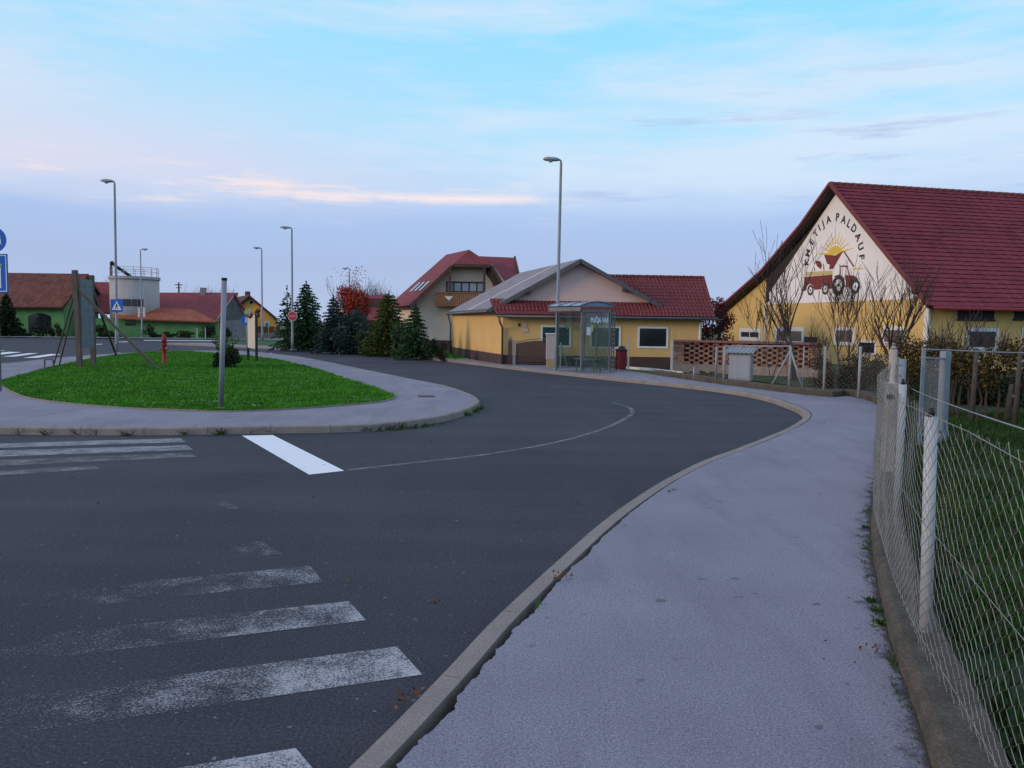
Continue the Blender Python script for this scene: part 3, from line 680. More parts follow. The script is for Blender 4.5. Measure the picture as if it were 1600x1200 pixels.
def disc(b, c, rad, y, th, n=28):
    b.slab([c + Vector((rad * math.cos(k * 2 * math.pi / n), y, rad * math.sin(k * 2 * math.pi / n))) for k in range(n)], 0, off=(0, -th, 0))
p = LP[457]; c = AT(457, 494, p.y - 0.12)
r = thing('no_entry_sign', c, 'round red no-entry sign clamped to the lamp post by the conifers', 'road sign')
b = MB(); disc(b, c, 0.30, 0, 0.02); b.build('plate', M_signwhite, r)
b = MB(); disc(b, c, 0.275, -0.022, 0.004); b.build('red_disc', M_signred, r)
b = MB(); b.box(c + Vector((0, -0.03, 0)), (0.40, 0.004, 0.085)); b.build('white_bar', mat('pinkish_white', (0.55, 0.22, 0.24), (0.5, 0.2, 0.2), 2, 0.4), r)
b = MB(); b.bar(c, c + Vector((0, 0.12, 0)), 0.07); b.build('clamp', M_galv, r)

c = AT(385, 500, 47.0); pb = Vector((c.x, 47.05, 0.12))
r = thing('blue_road_sign', pb, 'small round blue road sign behind the information board', 'road sign')
b = MB(); b.lathe(pb, [(0.035, 0), (0.035, c.z - 0.1 + 0.3)], 10); b.build('pole', M_galv, r, True)
b = MB(); disc(b, c, 0.30, -0.03, 0.02); d_ = b.build('plate', M_blue, r)
b = MB(); b.slab([c + Vector((x, -0.054, z)) for x, z in ((-0.03, 0.16), (0.03, 0.16), (0.03, -0.08), (0.1, -0.02), (0.0, -0.17), (-0.1, -0.02), (-0.03, -0.08))], 0, off=(0, -0.003, 0)); b.build('arrow', M_signwhite, d_)

# sign at the picture's edge: disc over a tall panel
Ys = 19.7; c = AT(-9.5, 374.5, Ys); c2 = AT(-9.5, 427, Ys); pb = Vector((c.x, Ys + 0.06, 0.12))
r = thing('cycle_path_sign', pb, 'blue round path sign above a tall blue direction panel on one pole', 'road sign')
b = MB(); b.lathe(pb, [(0.035, 0), (0.035, c.z + 0.2)], 10); b.build('pole', M_galv, r, True)
b = MB(); disc(b, c, 0.30, 0, 0.02); d_ = b.build('round_plate', M_blue, r)
b = MB()
for sx, k in ((0.14, 1), (-0.14, 1)):
    q = c + Vector((sx, 0, -0.03))
    b.slab([q + Vector((0.035 * math.cos(a * 0.785), -0.024, 0.10 + 0.035 * math.sin(a * 0.785))) for a in range(8)], 0, off=(0, -0.003, 0))
    b.slab([q + Vector((x, -0.024, z)) for x, z in ((-0.035, 0.05), (0.035, 0.05), (0.05, -0.10), (0.015, -0.03), (-0.015, -0.03), (-0.05, -0.10))], 0, off=(0, -0.003, 0))
b.box(c + Vector((0, -0.026, 0)), (0.012, 0.004, 0.5)); b.build('walker_symbol', M_signwhite, d_)
b = MB(); b.box(c2, (0.68, 0.02, 0.93)); d2 = b.build('panel', M_blue, r, bevel=0.01)
b = MB()
for dx, dz, wd, ht in ((0, 0.425, 0.62, 0.018), (0, -0.425, 0.62, 0.018), (0.301, 0, 0.018, 0.832), (-0.301, 0, 0.018, 0.832)): b.box(c2 + Vector((dx, -0.014, dz)), (wd, 0.006, ht))
b.box(c2 + Vector((0.13, -0.014, -0.1)), (0.09, 0.006, 0.5)); b.build('border', M_signwhite, d2)
b = MB(); b.slab([c2 + Vector((x, -0.014, z)) for x, z in ((0.02, 0.17), (0.22, 0.17), (0.13, 0.30))], 0, off=(0, -0.005, 0)); b.build('arrow_tip', M_signgreen, d2)

# bare post in the lawn
p0 = G(345, 640, 0.12); p1 = AT(350.5, 434, p0.y)
r = thing('bare_post', p0, 'bare leaning grey metal post at the near edge of the lawn', 'post')
b = MB(); b.tube([p0, p0.lerp(p1, 0.985)], 0.052, 14); b.build('tube', M_pole, r, True)
b = MB(); b.tube([p0.lerp(p1, 0.98), p1], 0.056, 14); b.build('cap', M_black, r, True)
b = MB(); b.lathe(p0, [(0.10, 0), (0.10, 0.03), (0.06, 0.05)], 14); b.build('collar', M_warmpost, r)

# hydrant
p = G(257, 568, 0.13)
r = thing('fire_hydrant', p, 'red pillar fire hydrant standing on the lawn', 'hydrant')
b = MB(); b.lathe(p, [(0.13, 0), (0.13, 0.05), (0.085, 0.08), (0.08, 0.72), (0.10, 0.74), (0.10, 0.80), (0.09, 0.82)], 18); b.build('barrel', M_red, r, True)
b = MB(); b.lathe(p, [(0.09, 0.82), (0.092, 0.90), (0.10, 0.92), (0.10, 0.98), (0.092, 1.06), (0.065, 1.13), (0.03, 1.16), (0.03, 1.2)], 18); b.build('bonnet', M_red, r, True)
for s in (-1, 1):
    b = MB(); b.tube([p + Vector((0, 0, 0.6)), p + Vector((s * 0.14, -0.05, 0.6))], 0.05, 12); b.tube([p + Vector((s * 0.12, -0.045, 0.6)), p + Vector((s * 0.17, -0.06, 0.6))], 0.055, 8); b.build('outlet', mat('outlet_dull', (0.30, 0.12, 0.10), (0.2, 0.16, 0.15), 6, 0.5), r, True)

# billboard seen nearly edge-on
P1, P2 = G(125, 576, 0.12), G(146, 572, 0.12)
r = thing('billboard', P1, 'weathered billboard on timber posts seen from its narrow side, propped with beams', 'billboard')
d = (P2 - P1).normalized(); nrm = Vector((d.y, -d.x, 0))
t1 = AT(119, 423, P1.y).z; t2 = AT(146, 430, P2.y).z
b = MB(); b.bar(P1, P1 + Vector((-0.1, 0, t1 - 0.1)), 0.16, 0.14); b.build('post', M_wood, r)
b = MB(); b.bar(P2 + d * 0.03, P2 + d * 0.03 + Vector((0, 0, t2 - 0.12)), 0.15, 0.14); b.build('post', M_wood, r)
zb = AT(130, 545, P1.y).z
b = MB(); A = P1 + d * 0.1 + nrm * 0.02; B = P2 - d * 0.06 + nrm * 0.02
nb = 9
for k in range(nb):
    za = zb + (t1 - 0.25 - zb) * k / nb; zc = zb + (t1 - 0.25 - zb) * (k + 1) / nb - 0.012
    b.slab([Z(A, za), Z(B, za), Z(B, zc), Z(A, zc)], 0, off=nrm * (0.035 + ru(0, 0.008)))
b.build('panel', M_bill, r)
for (pa, pb_, w_) in (((122, 452, P1.y), (246, 577), 0.10), ((117, 455, P1.y), (83, 573), 0.045), ((118, 470, P1.y), (92, 572), 0.045), ((147, 462, P2.y), (182, 556), 0.08)):
    a = AT(*pa); g = G(*pb_, 0.12)
    b = MB(); b.bar(a, g, w_, w_ * 0.8); b.build('brace', M_wood, r)
b = MB(); g = G(70, 574, 0.12); b.tube([g, g + Vector((0, 0, 0.28)), g + Vector((0.35, -0.1, 0.30)), g + Vector((0.4, -0.1, 0))], 0.03, 6)
tag(b.build('ground_hoop', M_wood), 'small bent hoop on the pavement at the foot of the billboard braces', 'hoop')

# information board
P1, P2 = G(388, 563, 0.12), G(401, 566, 0.12)
r = thing('information_board', P2, 'tall narrow pale board with green curved header on dark posts', 'information board')
for q, top in ((P1, AT(388, 489, P1.y).z), (P2, AT(401, 487, P2.y).z)):
    b = MB(); b.bar(q, Z(q, top), 0.09, 0.09); b.build('post', M_black, r)
d = (P2 - P1); L_ = d.length; d.normalize(); nrm = Vector((d.y, -d.x, 0))
if nrm.y > 0: nrm = -nrm
za, zc = AT(394, 541, 39).z, AT(394, 493, 39).z
b = MB()
for k in range(4):
    a = P1 + d * (0.08 + (L_ - 0.16) * k / 4); e = P1 + d * (0.08 + (L_ - 0.16) * (k + 1) / 4 - 0.012)
    b.slab([Z(a, za), Z(e, za), Z(e, zc), Z(a, zc)], 0, off=nrm * 0.04)
b.build('panel', M_boardpanel, r)
b = MB(); pts = []
mid = (P1 + P2) / 2; zm = AT(394, 490.5, 39).z
for k in range(20):
    a = k * 2 * math.pi / 20; rx = 0.85; rz_ = 0.10 if math.sin(a) < 0 else 0.16
    pts.append(mid + d * (rx * math.cos(a) - 0.25) + nrm * 0.08 + Vector((0, 0, zm - mid.z + rz_ * math.sin(a) + 0.05)))
b.slab(pts, 0, off=nrm * 0.05); hd = b.build('header', M_headgreen, r)
b = MB(); b.tube([mid + d * (0.6 * math.cos(a) - 0.2) + nrm * 0.09 + Vector((0, 0, zm - mid.z - 0.14 + 0.10 * (math.cos(a) ** 2) - 0.02)) for a in [math.pi * k / 10 for k in range(11)]], 0.05, 6); b.build('header_rail', M_darkwood, r)
b = MB(); b.lathe(P2 + d * 0.35 + Vector((0, 0, zm - P2.z - 0.1)), [(0.03, -0.1), (0.1, 0.0), (0.06, 0.1), (0.12, 0.2), (0.05, 0.3)], 8); b.build('ornament', M_darkwood, r)

# ------------------------------------------------------------------ plants
def cards(b, c, n, sx, sy, sz, size, flat_=0.0, mi=0):
    """n small leaf blades scattered in an ellipsoid"""
    for _ in range(n):
        while True:
            q = Vector((ru(-1, 1), ru(-1, 1), ru(-1, 1)))
            if q.length < 1: break
        q = Vector((q.x * sx, q.y * sy, q.z * sz)) + c
        leaf(b, q, size * ru(0.6, 1.3), mi)
def leaf(b, q, s, mi=0, d=None):
    if d is None: d = Vector((ru(-1, 1), ru(-1, 1), ru(-1, 1)))
    if d.length < 1e-3: d = Vector((0, 0, 1))
    d = d.normalized(); x = d.orthogonal().normalized(); x = Matrix.Rotation(rnd() * 6.28, 3, d) @ x
    i = len(b.v)
    b.v += [q - d * s * 0.5, q + x * s * 0.3, q + d * s * 0.6, q - x * s * 0.3]
    b.f.append([i, i + 1, i + 2, i + 3]); b.m.append(mi)

def conifer(base, h, rad, matl, label, name='conifer', gaps=0.0, droop=0.25, dens=1.0, cat='conifer', group='conifers along the road', shape=1.0, size=0.13):
    base = Vector(base); r = thing(name, base, label, cat, group)
    tr = MB(); tr.tube([base, base + Vector((0.02, 0, h * 0.5)), base + Vector((0, 0, h * 0.97))], [0.05 * h / 3, 0.03 * h / 3, 0.01], 7); tr.build('trunk', M_bark, r, True)
    b = MB(); nw = int(h * 5.2)
    for i in range(nw):
        f = i / nw; z = h * (0.03 + 0.94 * f); R0 = rad * (1 - f) ** shape * ru(0.85, 1.12) + 0.05
        nb = max(4, int((5 + 7 * (1 - f)) * dens)); a0 = rnd() * 6.28
        for k in range(nb):
            if rnd() < gaps: continue
            a = a0 + k * 6.283 / nb + ru(-0.3, 0.3); L = R0 * ru(0.7, 1.12)
            d = Vector((math.cos(a), math.sin(a), 0)); n = max(3, int(L / (size * 0.42)))
            for j in range(n):
                u = (j + 0.5) / n
                q = base + Vector((0, 0, z)) + d * (L * u) + Vector((0, 0, -droop * L * u * u + 0.12 * L * u))
                for _ in range(3 if u > 0.45 else 2):
                    jit = Vector((ru(-1, 1), ru(-1, 1), ru(-0.7, 0.7))) * size * 0.8 * (0.5 + 0.8 * (1 - u))
                    leaf(b, q + jit, size * ru(0.7, 1.3), 0, d + Vector((ru(-.8, .8), ru(-.8, .8), ru(-0.5, 0.6))))
    # leader
    for k in range(14): leaf(b, base + Vector((ru(-.04, .04), ru(-.04, .04), h * ru(0.93, 1.0))), size * 0.9, 0, Vector((ru(-.5, .5), ru(-.5, .5), 1)))
    b.build('crown', matl, r, recalc=False); return r

def bushy(base, h, rx, ry, n, matl, label, name='shrub', size=0.09, cat='shrub', group=None, lumps=9, low=0.05):
    base = Vector(base); r = thing(name, base, label, cat, group)
    s = MB()
    for k in range(7):
        a = rnd() * 6.28; e = base + Vector((math.cos(a) * rx * 0.6, math.sin(a) * ry * 0.6, h * ru(0.6, 0.95)))
        s.tube([base, base.lerp(e, 0.5) + Vector((ru(-.05, .05), ru(-.05, .05), 0.05)), e], [0.03, 0.018, 0.006], 5)
    s.build('stem', M_twig, r)
    b = MB()
    for k in range(lumps):
        a = rnd() * 6.28; u = math.sqrt(rnd()) * 0.75
        c = base + Vector((rx * u * math.cos(a), ry * u * math.sin(a), h * (low + (0.9 - low) * rnd() * (1 - 0.4 * u))))
        cards(b, c, n // lumps, rx * ru(0.3, 0.5), ry * ru(0.3, 0.5), h * ru(0.18, 0.3), size)
    b.build('foliage', matl, r, recalc=False); return r

def bare_tree(base, h, spread, label, name='bare_tree', stems=1, r0=0.075, fork=0.35, levels=4, cat='tree', group=None, up=0.75, lean=(0, 0), matl=None, nside=5, twig=1.0, seed=None, kids=(3, 5)):
    if seed is not None: random.seed(seed)
    base = Vector(base); r = thing(name, base, label, cat, group)
    tb, cb = MB(), MB()
    def grow(p, d, L, rad, lv, b):
        n = 4; pts = [p]; rr = [rad]; q = p.copy(); dd = d.copy()
        for i in range(n):
            dd = (dd + Vector((ru(-1, 1), ru(-1, 1), ru(-0.3, 0.7))) * 0.13 + Vector((0, 0, 0.06 * up))).normalized()
            q = q + dd * (L / n); pts.append(q.copy()); rr.append(max(0.0085, rad * (1 - 0.55 * (i + 1) / n)))
        b.tube(pts, rr, nside if lv < 2 else 3, caps=False)
        if lv >= levels: return
        nk = random.randint(*kids) + (3 if lv == 0 else 0)
        for k in range(int(nk * twig) if lv >= 1 else nk):
            j = min(n, 1 + int((0.2 + 0.8 * rnd()) * n)) if lv > 0 else random.choice((n, n, n - 1))
            a = rnd() * 6.283; side = Vector((math.cos(a), math.sin(a), 0))
            nd = (dd * ru(0.4, 0.8) + side * spread * ru(0.5, 1.0) + Vector((0, 0, up * ru(0.25, 0.7)))).normalized()
            if j == n and k == 0: nd = (dd + side * 0.2).normalized()
            grow(pts[j], nd, L * ru(0.55, 0.9) if lv else h * (1 - fork) * ru(0.42, 0.6), rr[j] * ru(0.6, 0.85), lv + 1, cb)
    for s in range(stems):
        a = s * 6.283 / stems + ru(-.4, .4); off = Vector((math.cos(a), math.sin(a), 0)) * (0.18 if stems > 1 else 0)
        d = (Vector((lean[0], lean[1], 1)) + off * 1.6).normalized()
        grow(base + off * 0.4, d, h * fork, r0 * (1 if stems == 1 else ru(0.55, 0.8)), 0, tb)
    k = h / max(v.z - base.z for v in tb.v + cb.v)
    for m_ in (tb, cb): m_.v = [base + (v - base) * k for v in m_.v]
    tb.build('trunk', M_bark, r, True, recalc=False); cb.build('crown', matl or M_twig, r, True, recalc=False); return r

# conifers and the red tree along the far road
def base_at(px, py, z=0.1): return G(px, py, z)
def tree_h(p, py, px=None): return AT(px or 800 + p.x / p.y * F, py, p.y).z - p.z
for (px, by, ty, rad, m, lab, kw) in [
    (449, 549, 446, 1.35, M_conif, 'thin gappy young spruce reaching above the round red sign', dict(gaps=0.45, dens=0.75, size=0.15)),
    (479, 549.5, 438, 1.75, M_conif, 'tallest dark spruce with dense pointed crown, beside the red-sign lamp', dict(dens=1.7, shape=0.7)),
    (521, 551, 461, 1.25, M_conif3, 'slender dark conifer between the tallest spruce and the red tree', dict(dens=1.6, shape=0.75)),
    (607, 555, 455, 1.55, M_conif2, 'yellowish green conical juniper with pointed top in the conifer row', dict(dens=1.9, shape=0.58)),
    (649, 560, 474, 1.05, M_conif, 'dark spruce nearest the beige chalet wall', dict(dens=1.6, shape=0.75, gaps=0.05))]:
    p = base_at(px, by); p += Vector((p.x, p.y, 0)).normalized() * (rad * 0.7 + (3.0 if px < 500 else 0))
    conifer(p, tree_h(p, ty), rad, m, lab, **kw)
p = base_at(547, 552); p += Vector((0, 1.2, 0))
bushy(p, tree_h(p, 481), 1.55, 1.4, 7500, M_conif3, 'broad rounded dark conifer bush below the red tree', 'conifer_bush', 0.15, 'conifer', 'conifers along the road', 22)
p = base_at(578, 553.5); p += Vector((0, 0.8, 0))
bushy(p, tree_h(p, 512), 0.95, 0.8, 2600, M_conif, 'low dark evergreen bush beside the yellowish juniper', 'conifer_bush', 0.13, 'conifer', 'conifers along the road', 12)
p = base_at(628, 557.5); p += Vector((0, 0.7, 0))
bushy(p, tree_h(p, 497), 0.75, 0.7, 2300, M_conif, 'dark evergreen bush between the juniper and the chalet spruce', 'conifer_bush', 0.12, 'conifer', 'conifers along the road', 12)
p = base_at(672, 562.5); p += Vector((0, 0.5, 0))
bushy(p, tree_h(p, 522), 0.55, 0.5, 900, M_bush, 'small dark green bush at the end of the conifer row', 'shrub', 0.10, 'shrub', 'low shrubs by the chalet', 9)
p = base_at(686, 562.5); p += Vector((0, 0.4, 0))
bushy(p, tree_h(p, 527), 0.42, 0.4, 420, M_brownleaf, 'small sparse brown leafed shrub by the yellow house corner', 'shrub', 0.09, 'shrub', 'low shrubs by the chalet', 8)
# red tree: trunk, limbs and leaves
p = AT(551, 545, 56.5); p.z = 0.1
random.seed(5)
rt = bare_tree(p, tree_h(p, 418), 0.62, 'bright red leafed maple rising behind the dark conifers', 'red_maple', stems=3, r0=0.06, fork=0.3, levels=3, cat='tree', up=0.9, seed=5)
b = MB(); cz_ = tree_h(p, 468)
for k in range(56):
    while True:
        q = Vector((ru(-1, 1), ru(-1, 1), ru(-1, 1)))
        if q.length < 1: break
    c = p + Vector((q.x * 1.1, q.y * 0.95, cz_ - 0.38 + 1.4 * q.z))
    cards(b, c, 150, 0.42, 0.42, 0.40, 0.12)
for k in range(170):
    a = rnd() * 6.28; c = p + Vector((random.gauss(0.15, 0.5), ru(-0.6, 0.6), cz_ + ru(0.4, 2.3))); leaf(b, c, 0.12)
b.build('leaves', M_redleaf, rt, recalc=False)
for (px, Y, ty, lab, sd_) in ((590, 74, 432, 'distant bare tree behind the red maple, the denser one', 3), (575, 78, 440, 'distant bare tree showing over the red maple, the lower one', 8), (603, 80, 440, 'distant thin bare tree beside the chalet roof', 21)):
    p = AT(px, 530, Y); p.z = 0
    bare_tree(p, tree_h(p, ty), 0.7, lab, stems=2, r0=0.12, fork=0.35, levels=3, group='distant bare trees', seed=sd_, kids=(4, 6))
for (px, Y, ty, lab, sd_) in ((307, 104, 443, 'far bare tree left of the chimney on the maroon roof', 4), (335, 106, 441, 'far bare tree over the ridge end of the maroon roof', 9), (172, 96, 430, 'far bare tree beside the concrete silo pipe', 14)):
    p = AT(px, 530, Y); p.z = 0
    bare_tree(p, tree_h(p, ty), 0.8, lab, stems=2, r0=0.15, fork=0.4, levels=3, group='far bare trees behind the farm roofs', seed=sd_, kids=(4, 5))
# juniper in the lawn
p = G(352, 575, 0.13)
sh = bushy(p, 0.95, 0.58, 0.55, 2600, M_bush, 'dark spiky juniper bush on the lawn behind the bare post', 'juniper', 0.085, 'shrub', None, 16)
b = MB()
for k in range(44):
    a = rnd() * 6.28; e = p + Vector((math.cos(a) * ru(0.2, 0.75), math.sin(a) * ru(0.2, 0.6), ru(0.75, 1.45)))
    q0 = p + Vector((math.cos(a) * 0.15, math.sin(a) * 0.15, 0.5))
    for j in range(9): leaf(b, q0.lerp(e, 0.3 + 0.7 * j / 8) + Vector((ru(-.03, .03), ru(-.03, .03), 0)), 0.08, 0, (e - q0) + Vector((ru(-.4, .4), ru(-.4, .4), 0)))
b.build('shoots', M_weed, sh, recalc=False)

# ------------------------------------------------------------------ lettering
def glyphs(b, s, fmap, size=1.0, bold=0.0, th=None):
    """flat letters of string s added to b; fmap turns letter-plane (x, y) into a point, th is the thickness vector"""
    cu = bpy.data.curves.new('lettering', 'FONT'); cu.body = s; cu.size = size; cu.offset = bold; cu.align_x = 'CENTER'; cu.align_y = 'CENTER'; cu.resolution_u = 3
    ob = bpy.data.objects.new('lettering', cu); col.objects.link(ob)
    dg = bpy.context.evaluated_depsgraph_get(); me = bpy.data.meshes.new_from_object(ob.evaluated_get(dg))
    n0 = len(b.v)
    for v in me.vertices: b.v.append(Vector(fmap(v.co.x, v.co.y)))
    for p in me.polygons: b.f.append([n0 + i for i in p.vertices]); b.m.append(0)
    bpy.data.objects.remove(ob); bpy.data.meshes.remove(me); bpy.data.curves.remove(cu)

# ------------------------------------------------------------------ barn
BC = Vector((18.2, 36.0, 0)); BT = Vector((-0.234, 0.972, 0)).normalized(); BS = Vector((BT.y, -BT.x, 0))   # along the gable wall, along the side wall
def bp(t_, z, o=0.0): return BC + BT * t_ + Vector((0, 0, z)) - BS * o
def bs(s, z, o=0.0): return BC + BS * s + Vector((0, 0, z)) - BT * o
def on_plane(px, py, p0, nrm):
    d = ray(px, py); return CAM + d * ((p0 - CAM).dot(nrm) / d.dot(nrm))
def bt(px, py):
    q = on_plane(px, py, BC, BS) - BC; return q.dot(BT), q.z
def bss(px, py):
    q = on_plane(px, py, BC, BT) - BC; return q.dot(BS), q.z
barn = thing('barn', BC, 'long ochre barn with maroon tiled roof and a tractor painted on its white gable', 'barn')
prof = [(-0.65, 2.93), (6.75, 9.28), (9.26, 7.45), (13.16, 5.2), (19.4, 2.62)]
DW = 0.16
b = MB(); out = [(0, 0), (18.7, 0), (18.7, 2.72), (13.16, 5.0), (9.26, 7.24), (6.75, 9.06), (0, 3.28)]
b.slab([bp(*q) for q in out], 0, off=BS * 0.35)
b.slab([bs(0.352, 0), bs(24, 0), bs(24, 3.27), bs(0.352, 3.27)], 0, off=BT * 0.3)
b.slab([bp(18.7, 0, -0.36), bp(18.7, 2.7, -0.36), bp(18.7, 2.7, -24), bp(18.7, 0, -24)], 0, off=-BT * 0.3)
b.build('wall', M_ochre, barn)
wa, wb = bt(1304, 306.5), bt(1202.5, 457.5)
b = MB(); b.slab([bp(*q, 0.015) for q in ((0.03, 3.29), (wb[0], 3.29), wb, wa, (6.74, 9.03))], 0, off=BS * 0.013); gp_ = b.build('gable_panel', M_white, barn)
b = MB(); b.slab([bp(*q, 0.03) for q in ((wb[0] + .01, 3.29), (13.4, 3.29), (13.4, 4.85), (9.26, 7.2), (6.8, 9.0), (wa[0] + .01, wa[1]), (wb[0] + .01, wb[1]))], 0, off=BS * 0.028)
b.build('gable_boards', M_greyplinth, barn); b = MB(); b.slab([bp(*q, 0.03) for q in ((1.12, 3.5), (0.72, 3.5), (0.72, 3.87), (1.12, 4.2))], 0, off=BS * 0.012); b.build('gable_boards', M_greyplinth, barn)
b = MB()
for a0, a1, z0, z1 in ((13.28, 13.46, 0, 3.42), (12.75, 13.28, 3.27, 3.42), (0.0, 0.24, 0, 3.27), (18.45, 18.7, 0, 2.75)):
    b.slab([bp(a0, z0, 0.04), bp(a1, z0, 0.04), bp(a1, z1, 0.04), bp(a0, z1, 0.04)], 0, off=BS * 0.038); b.build('white_trim', M_trim, barn); b = MB()
b.slab([bs(-0.04, 0, 0.03), bs(0.07, 0, 0.03), bs(0.07, 3.2, 0.03), bs(-0.04, 3.2, 0.03)], 0, off=BT * 0.028)
b.build('white_trim', M_trim, barn)
M_tile_barn = tile_mat('barn_tiles', (0.25, 0.043, 0.06), (0.32, 0.058, 0.078), tuple(BS), (0, 0, 40.0), 0.31, 1.0, 0.7, 0.5)
dn = (bp(*prof[0]) - bp(*prof[1])); nr = dn.cross(BS).normalized(); nr = nr if nr.z > 0 else -nr
b = MB(); NR = 29; NC = 76; ov = 0.55; Ln = 24.0
for k in range(NR):
    rows = []
    for f, lift in ((k / NR, 0.0), ((k + 0.9) / NR, 0.028), ((k + 1) / NR, 0.031), ((k + 1) / NR, -0.01)):
        P = bp(*prof[1], ov) + dn * f + nr * lift
        rows.append([P + BS * (Ln * i / NC) + nr * (0.018 * (i % 2) if lift > 0 else 0) for i in range(NC + 1)])
    b.grid(rows)
b.slab([bp(*prof[1], ov - 0.01) - nr * 0.02, bp(*prof[0], ov - 0.01) - nr * 0.02, bp(*prof[0], ov - 0.01) - nr * 0.02 + BS * Ln, bp(*prof[1], ov - 0.01) - nr * 0.02 + BS * Ln], 0, mi=1, off=-nr * 0.13)
b.build('roof_slope', [M_tile_barn, M_darkwood], barn)
b = MB()
for a, c in zip(prof[1:], prof[2:]):
    P, Q = bp(*a, ov), bp(*c, ov); n2 = (Q - P).cross(BS).normalized(); n2 = n2 if n2.z > 0 else -n2
    b.slab([P, Q, Q + BS * Ln, P + BS * Ln], 0, off=-n2 * 0.07)
    b.slab([P - n2 * 0.071 - BS * -0.02, Q - n2 * 0.071 + BS * 0.02, Q + BS * Ln - n2 * 0.071, P + BS * Ln - n2 * 0.071], 0, mi=1, off=-n2 * 0.09)
b.build('rear_roof_slope', [M_tile_barn, M_greyplinth], barn)
b = MB()
for i in range(56):
    P = bp(6.75, 9.27, ov) + BS * (i * 0.43); b.tube([P, P + BS * 0.40], [0.135, 0.115], 10)
b.build('ridge', mat('ridge_tile', (0.20, 0.05, 0.05), (0.15, 0.045, 0.045), 4, 0.8), barn, True)
b = MB()
for a, c in zip(prof[:-1], prof[1:]):
    P, Q = bp(*a, ov + 0.03), bp(*c, ov + 0.03); b.bar(P + Vector((0, 0, 0.02)), Q + Vector((0, 0, 0.02)), 0.09, 0.14)
b.build('verge_tiles', mat('verge_tile', (0.21, 0.045, 0.045), (0.17, 0.036, 0.04), 5, 0.8), barn)
b = MB(); b.tube([bp(-0.75, 2.86, 0.4), bp(-0.75, 2.84, -24)], 0.075, 8); b.build('gutter', mat('red_gutter', (0.19, 0.035, 0.045), (0.16, 0.03, 0.04), 4, 0.5), barn, True)

def window(parent, fp, r, nrm, fr=0.12, glass=M_blind, frame=M_trim, mull=0, split=0.0, th=0.03, sash=None):
    """framed opening: fp maps (u, z, outward) to a point, r = (u0, u1, z0, z1) outer edge of the frame"""
    u0, u1, z0, z1 = r
    if u0 > u1: u0, u1 = u1, u0
    b = MB()
    for a in ((u0, u1, z1 - fr, z1), (u0, u1, z0, z0 + fr), (u0, u0 + fr, z0 + fr, z1 - fr), (u1 - fr, u1, z0 + fr, z1 - fr)):
        b.slab([fp(a[0], a[2], th), fp(a[1], a[2], th), fp(a[1], a[3], th), fp(a[0], a[3], th)], 0, off=-nrm * (th - 0.002))
    for k in range(mull):
        um = u0 + (u1 - u0) * (k + 1) / (mull + 1)
        b.slab([fp(um - fr * .4, z0 + fr, th * .9), fp(um + fr * .4, z0 + fr, th * .9), fp(um + fr * .4, z1 - fr, th * .9), fp(um - fr * .4, z1 - fr, th * .9)], 0, off=-nrm * (th * .8))
    w_ = b.build('window', frame, parent)
    b = MB(); b.slab([fp(u0 + fr, z0 + fr, 0.008), fp(u1 - fr, z0 + fr, 0.008), fp(u1 - fr, z1 - fr, 0.008), fp(u0 + fr, z1 - fr, 0.008)], 0, off=-nrm * 0.006)
    b.build('pane', glass, w_)
    if sash:
        b = MB()
        us = [u0 + fr + (u1 - u0 - 2 * fr) * k / sash for k in range(sash + 1)]
        for um in us: b.slab([fp(um - .03, z0 + fr, 0.02), fp(um + .03, z0 + fr, 0.02), fp(um + .03, z1 - fr, 0.02), fp(um - .03, z1 - fr, 0.02)], 0, off=-nrm * 0.011)
        for zz in (z0 + fr + .03, z1 - fr - .03): b.slab([fp(u0 + fr, zz - .03, 0.0195), fp(u1 - fr, zz - .03, 0.0195), fp(u1 - fr, zz + .03, 0.0195), fp(u0 + fr, zz + .03, 0.0195)], 0, off=-nrm * 0.0105)
        b.build('sash', frame, w_)
    return w_
def brect(x0, y0, x1, y1, f):
    a, c = f(x0, y0), f(x1, y1); return (min(a[0], c[0]), max(a[0], c[0]), min(a[1], c[1]), max(a[1], c[1]))
nF, nS = -BS, -BT
window(barn, bp, brect(1156, 513, 1188, 533, bt), nF, 0.16, M_glassdark, sash=2)
window(barn, bp, brect(1211, 511, 1256, 540, bt), nF, 0.22, M_blind, mull=1)
window(barn, bp, brect(1304, 511, 1335, 540, bt), nF, 0.17, M_blind)
window(barn, bp, brect(1379, 510, 1413, 541, bt), nF, 0.17, M_blind)
window(barn, bp, brect(1340, 531, 1369, 556, bt), nF, 0.12, M_glassdark)
r_ = brect(1257, 526, 1276, 556, bt); b = MB(); b.slab([bp(r_[0], r_[2], 0.02), bp(r_[1], r_[2], 0.02), bp(r_[1], r_[3], 0.02), bp(r_[0], r_[3], 0.02)], 0, off=BS * 0.018); b.build('hatch', M_greyplinth, barn)
for x0, x1 in ((1497, 1553), (1585, 1646)):
    r_ = brect(x0, 478, x1, 499, bss); b = MB(); b.slab([bs(r_[0], r_[2], 0.01), bs(r_[1], r_[2], 0.01), bs(r_[1], r_[3], 0.01), bs(r_[0], r_[3], 0.01)], 0, off=BT * 0.008)
    v_ = b.build('vent', M_black, barn)
    b = MB(); b.slab([bs(r_[0] - .05, r_[2] - .09, 0.06), bs(r_[1] + .05, r_[2] - .09, 0.06), bs(r_[1] + .05, r_[2], 0.06), bs(r_[0] - .05, r_[2], 0.06)], 0, off=BT * 0.058); b.build('sill', M_darkwood, v_)
for x0, x1 in ((1510, 1559), (1597, 1650)):
    w_ = window(barn, bs, brect(x0, 512, x1, 548, bss), nS, 0.16, M_glassdark)

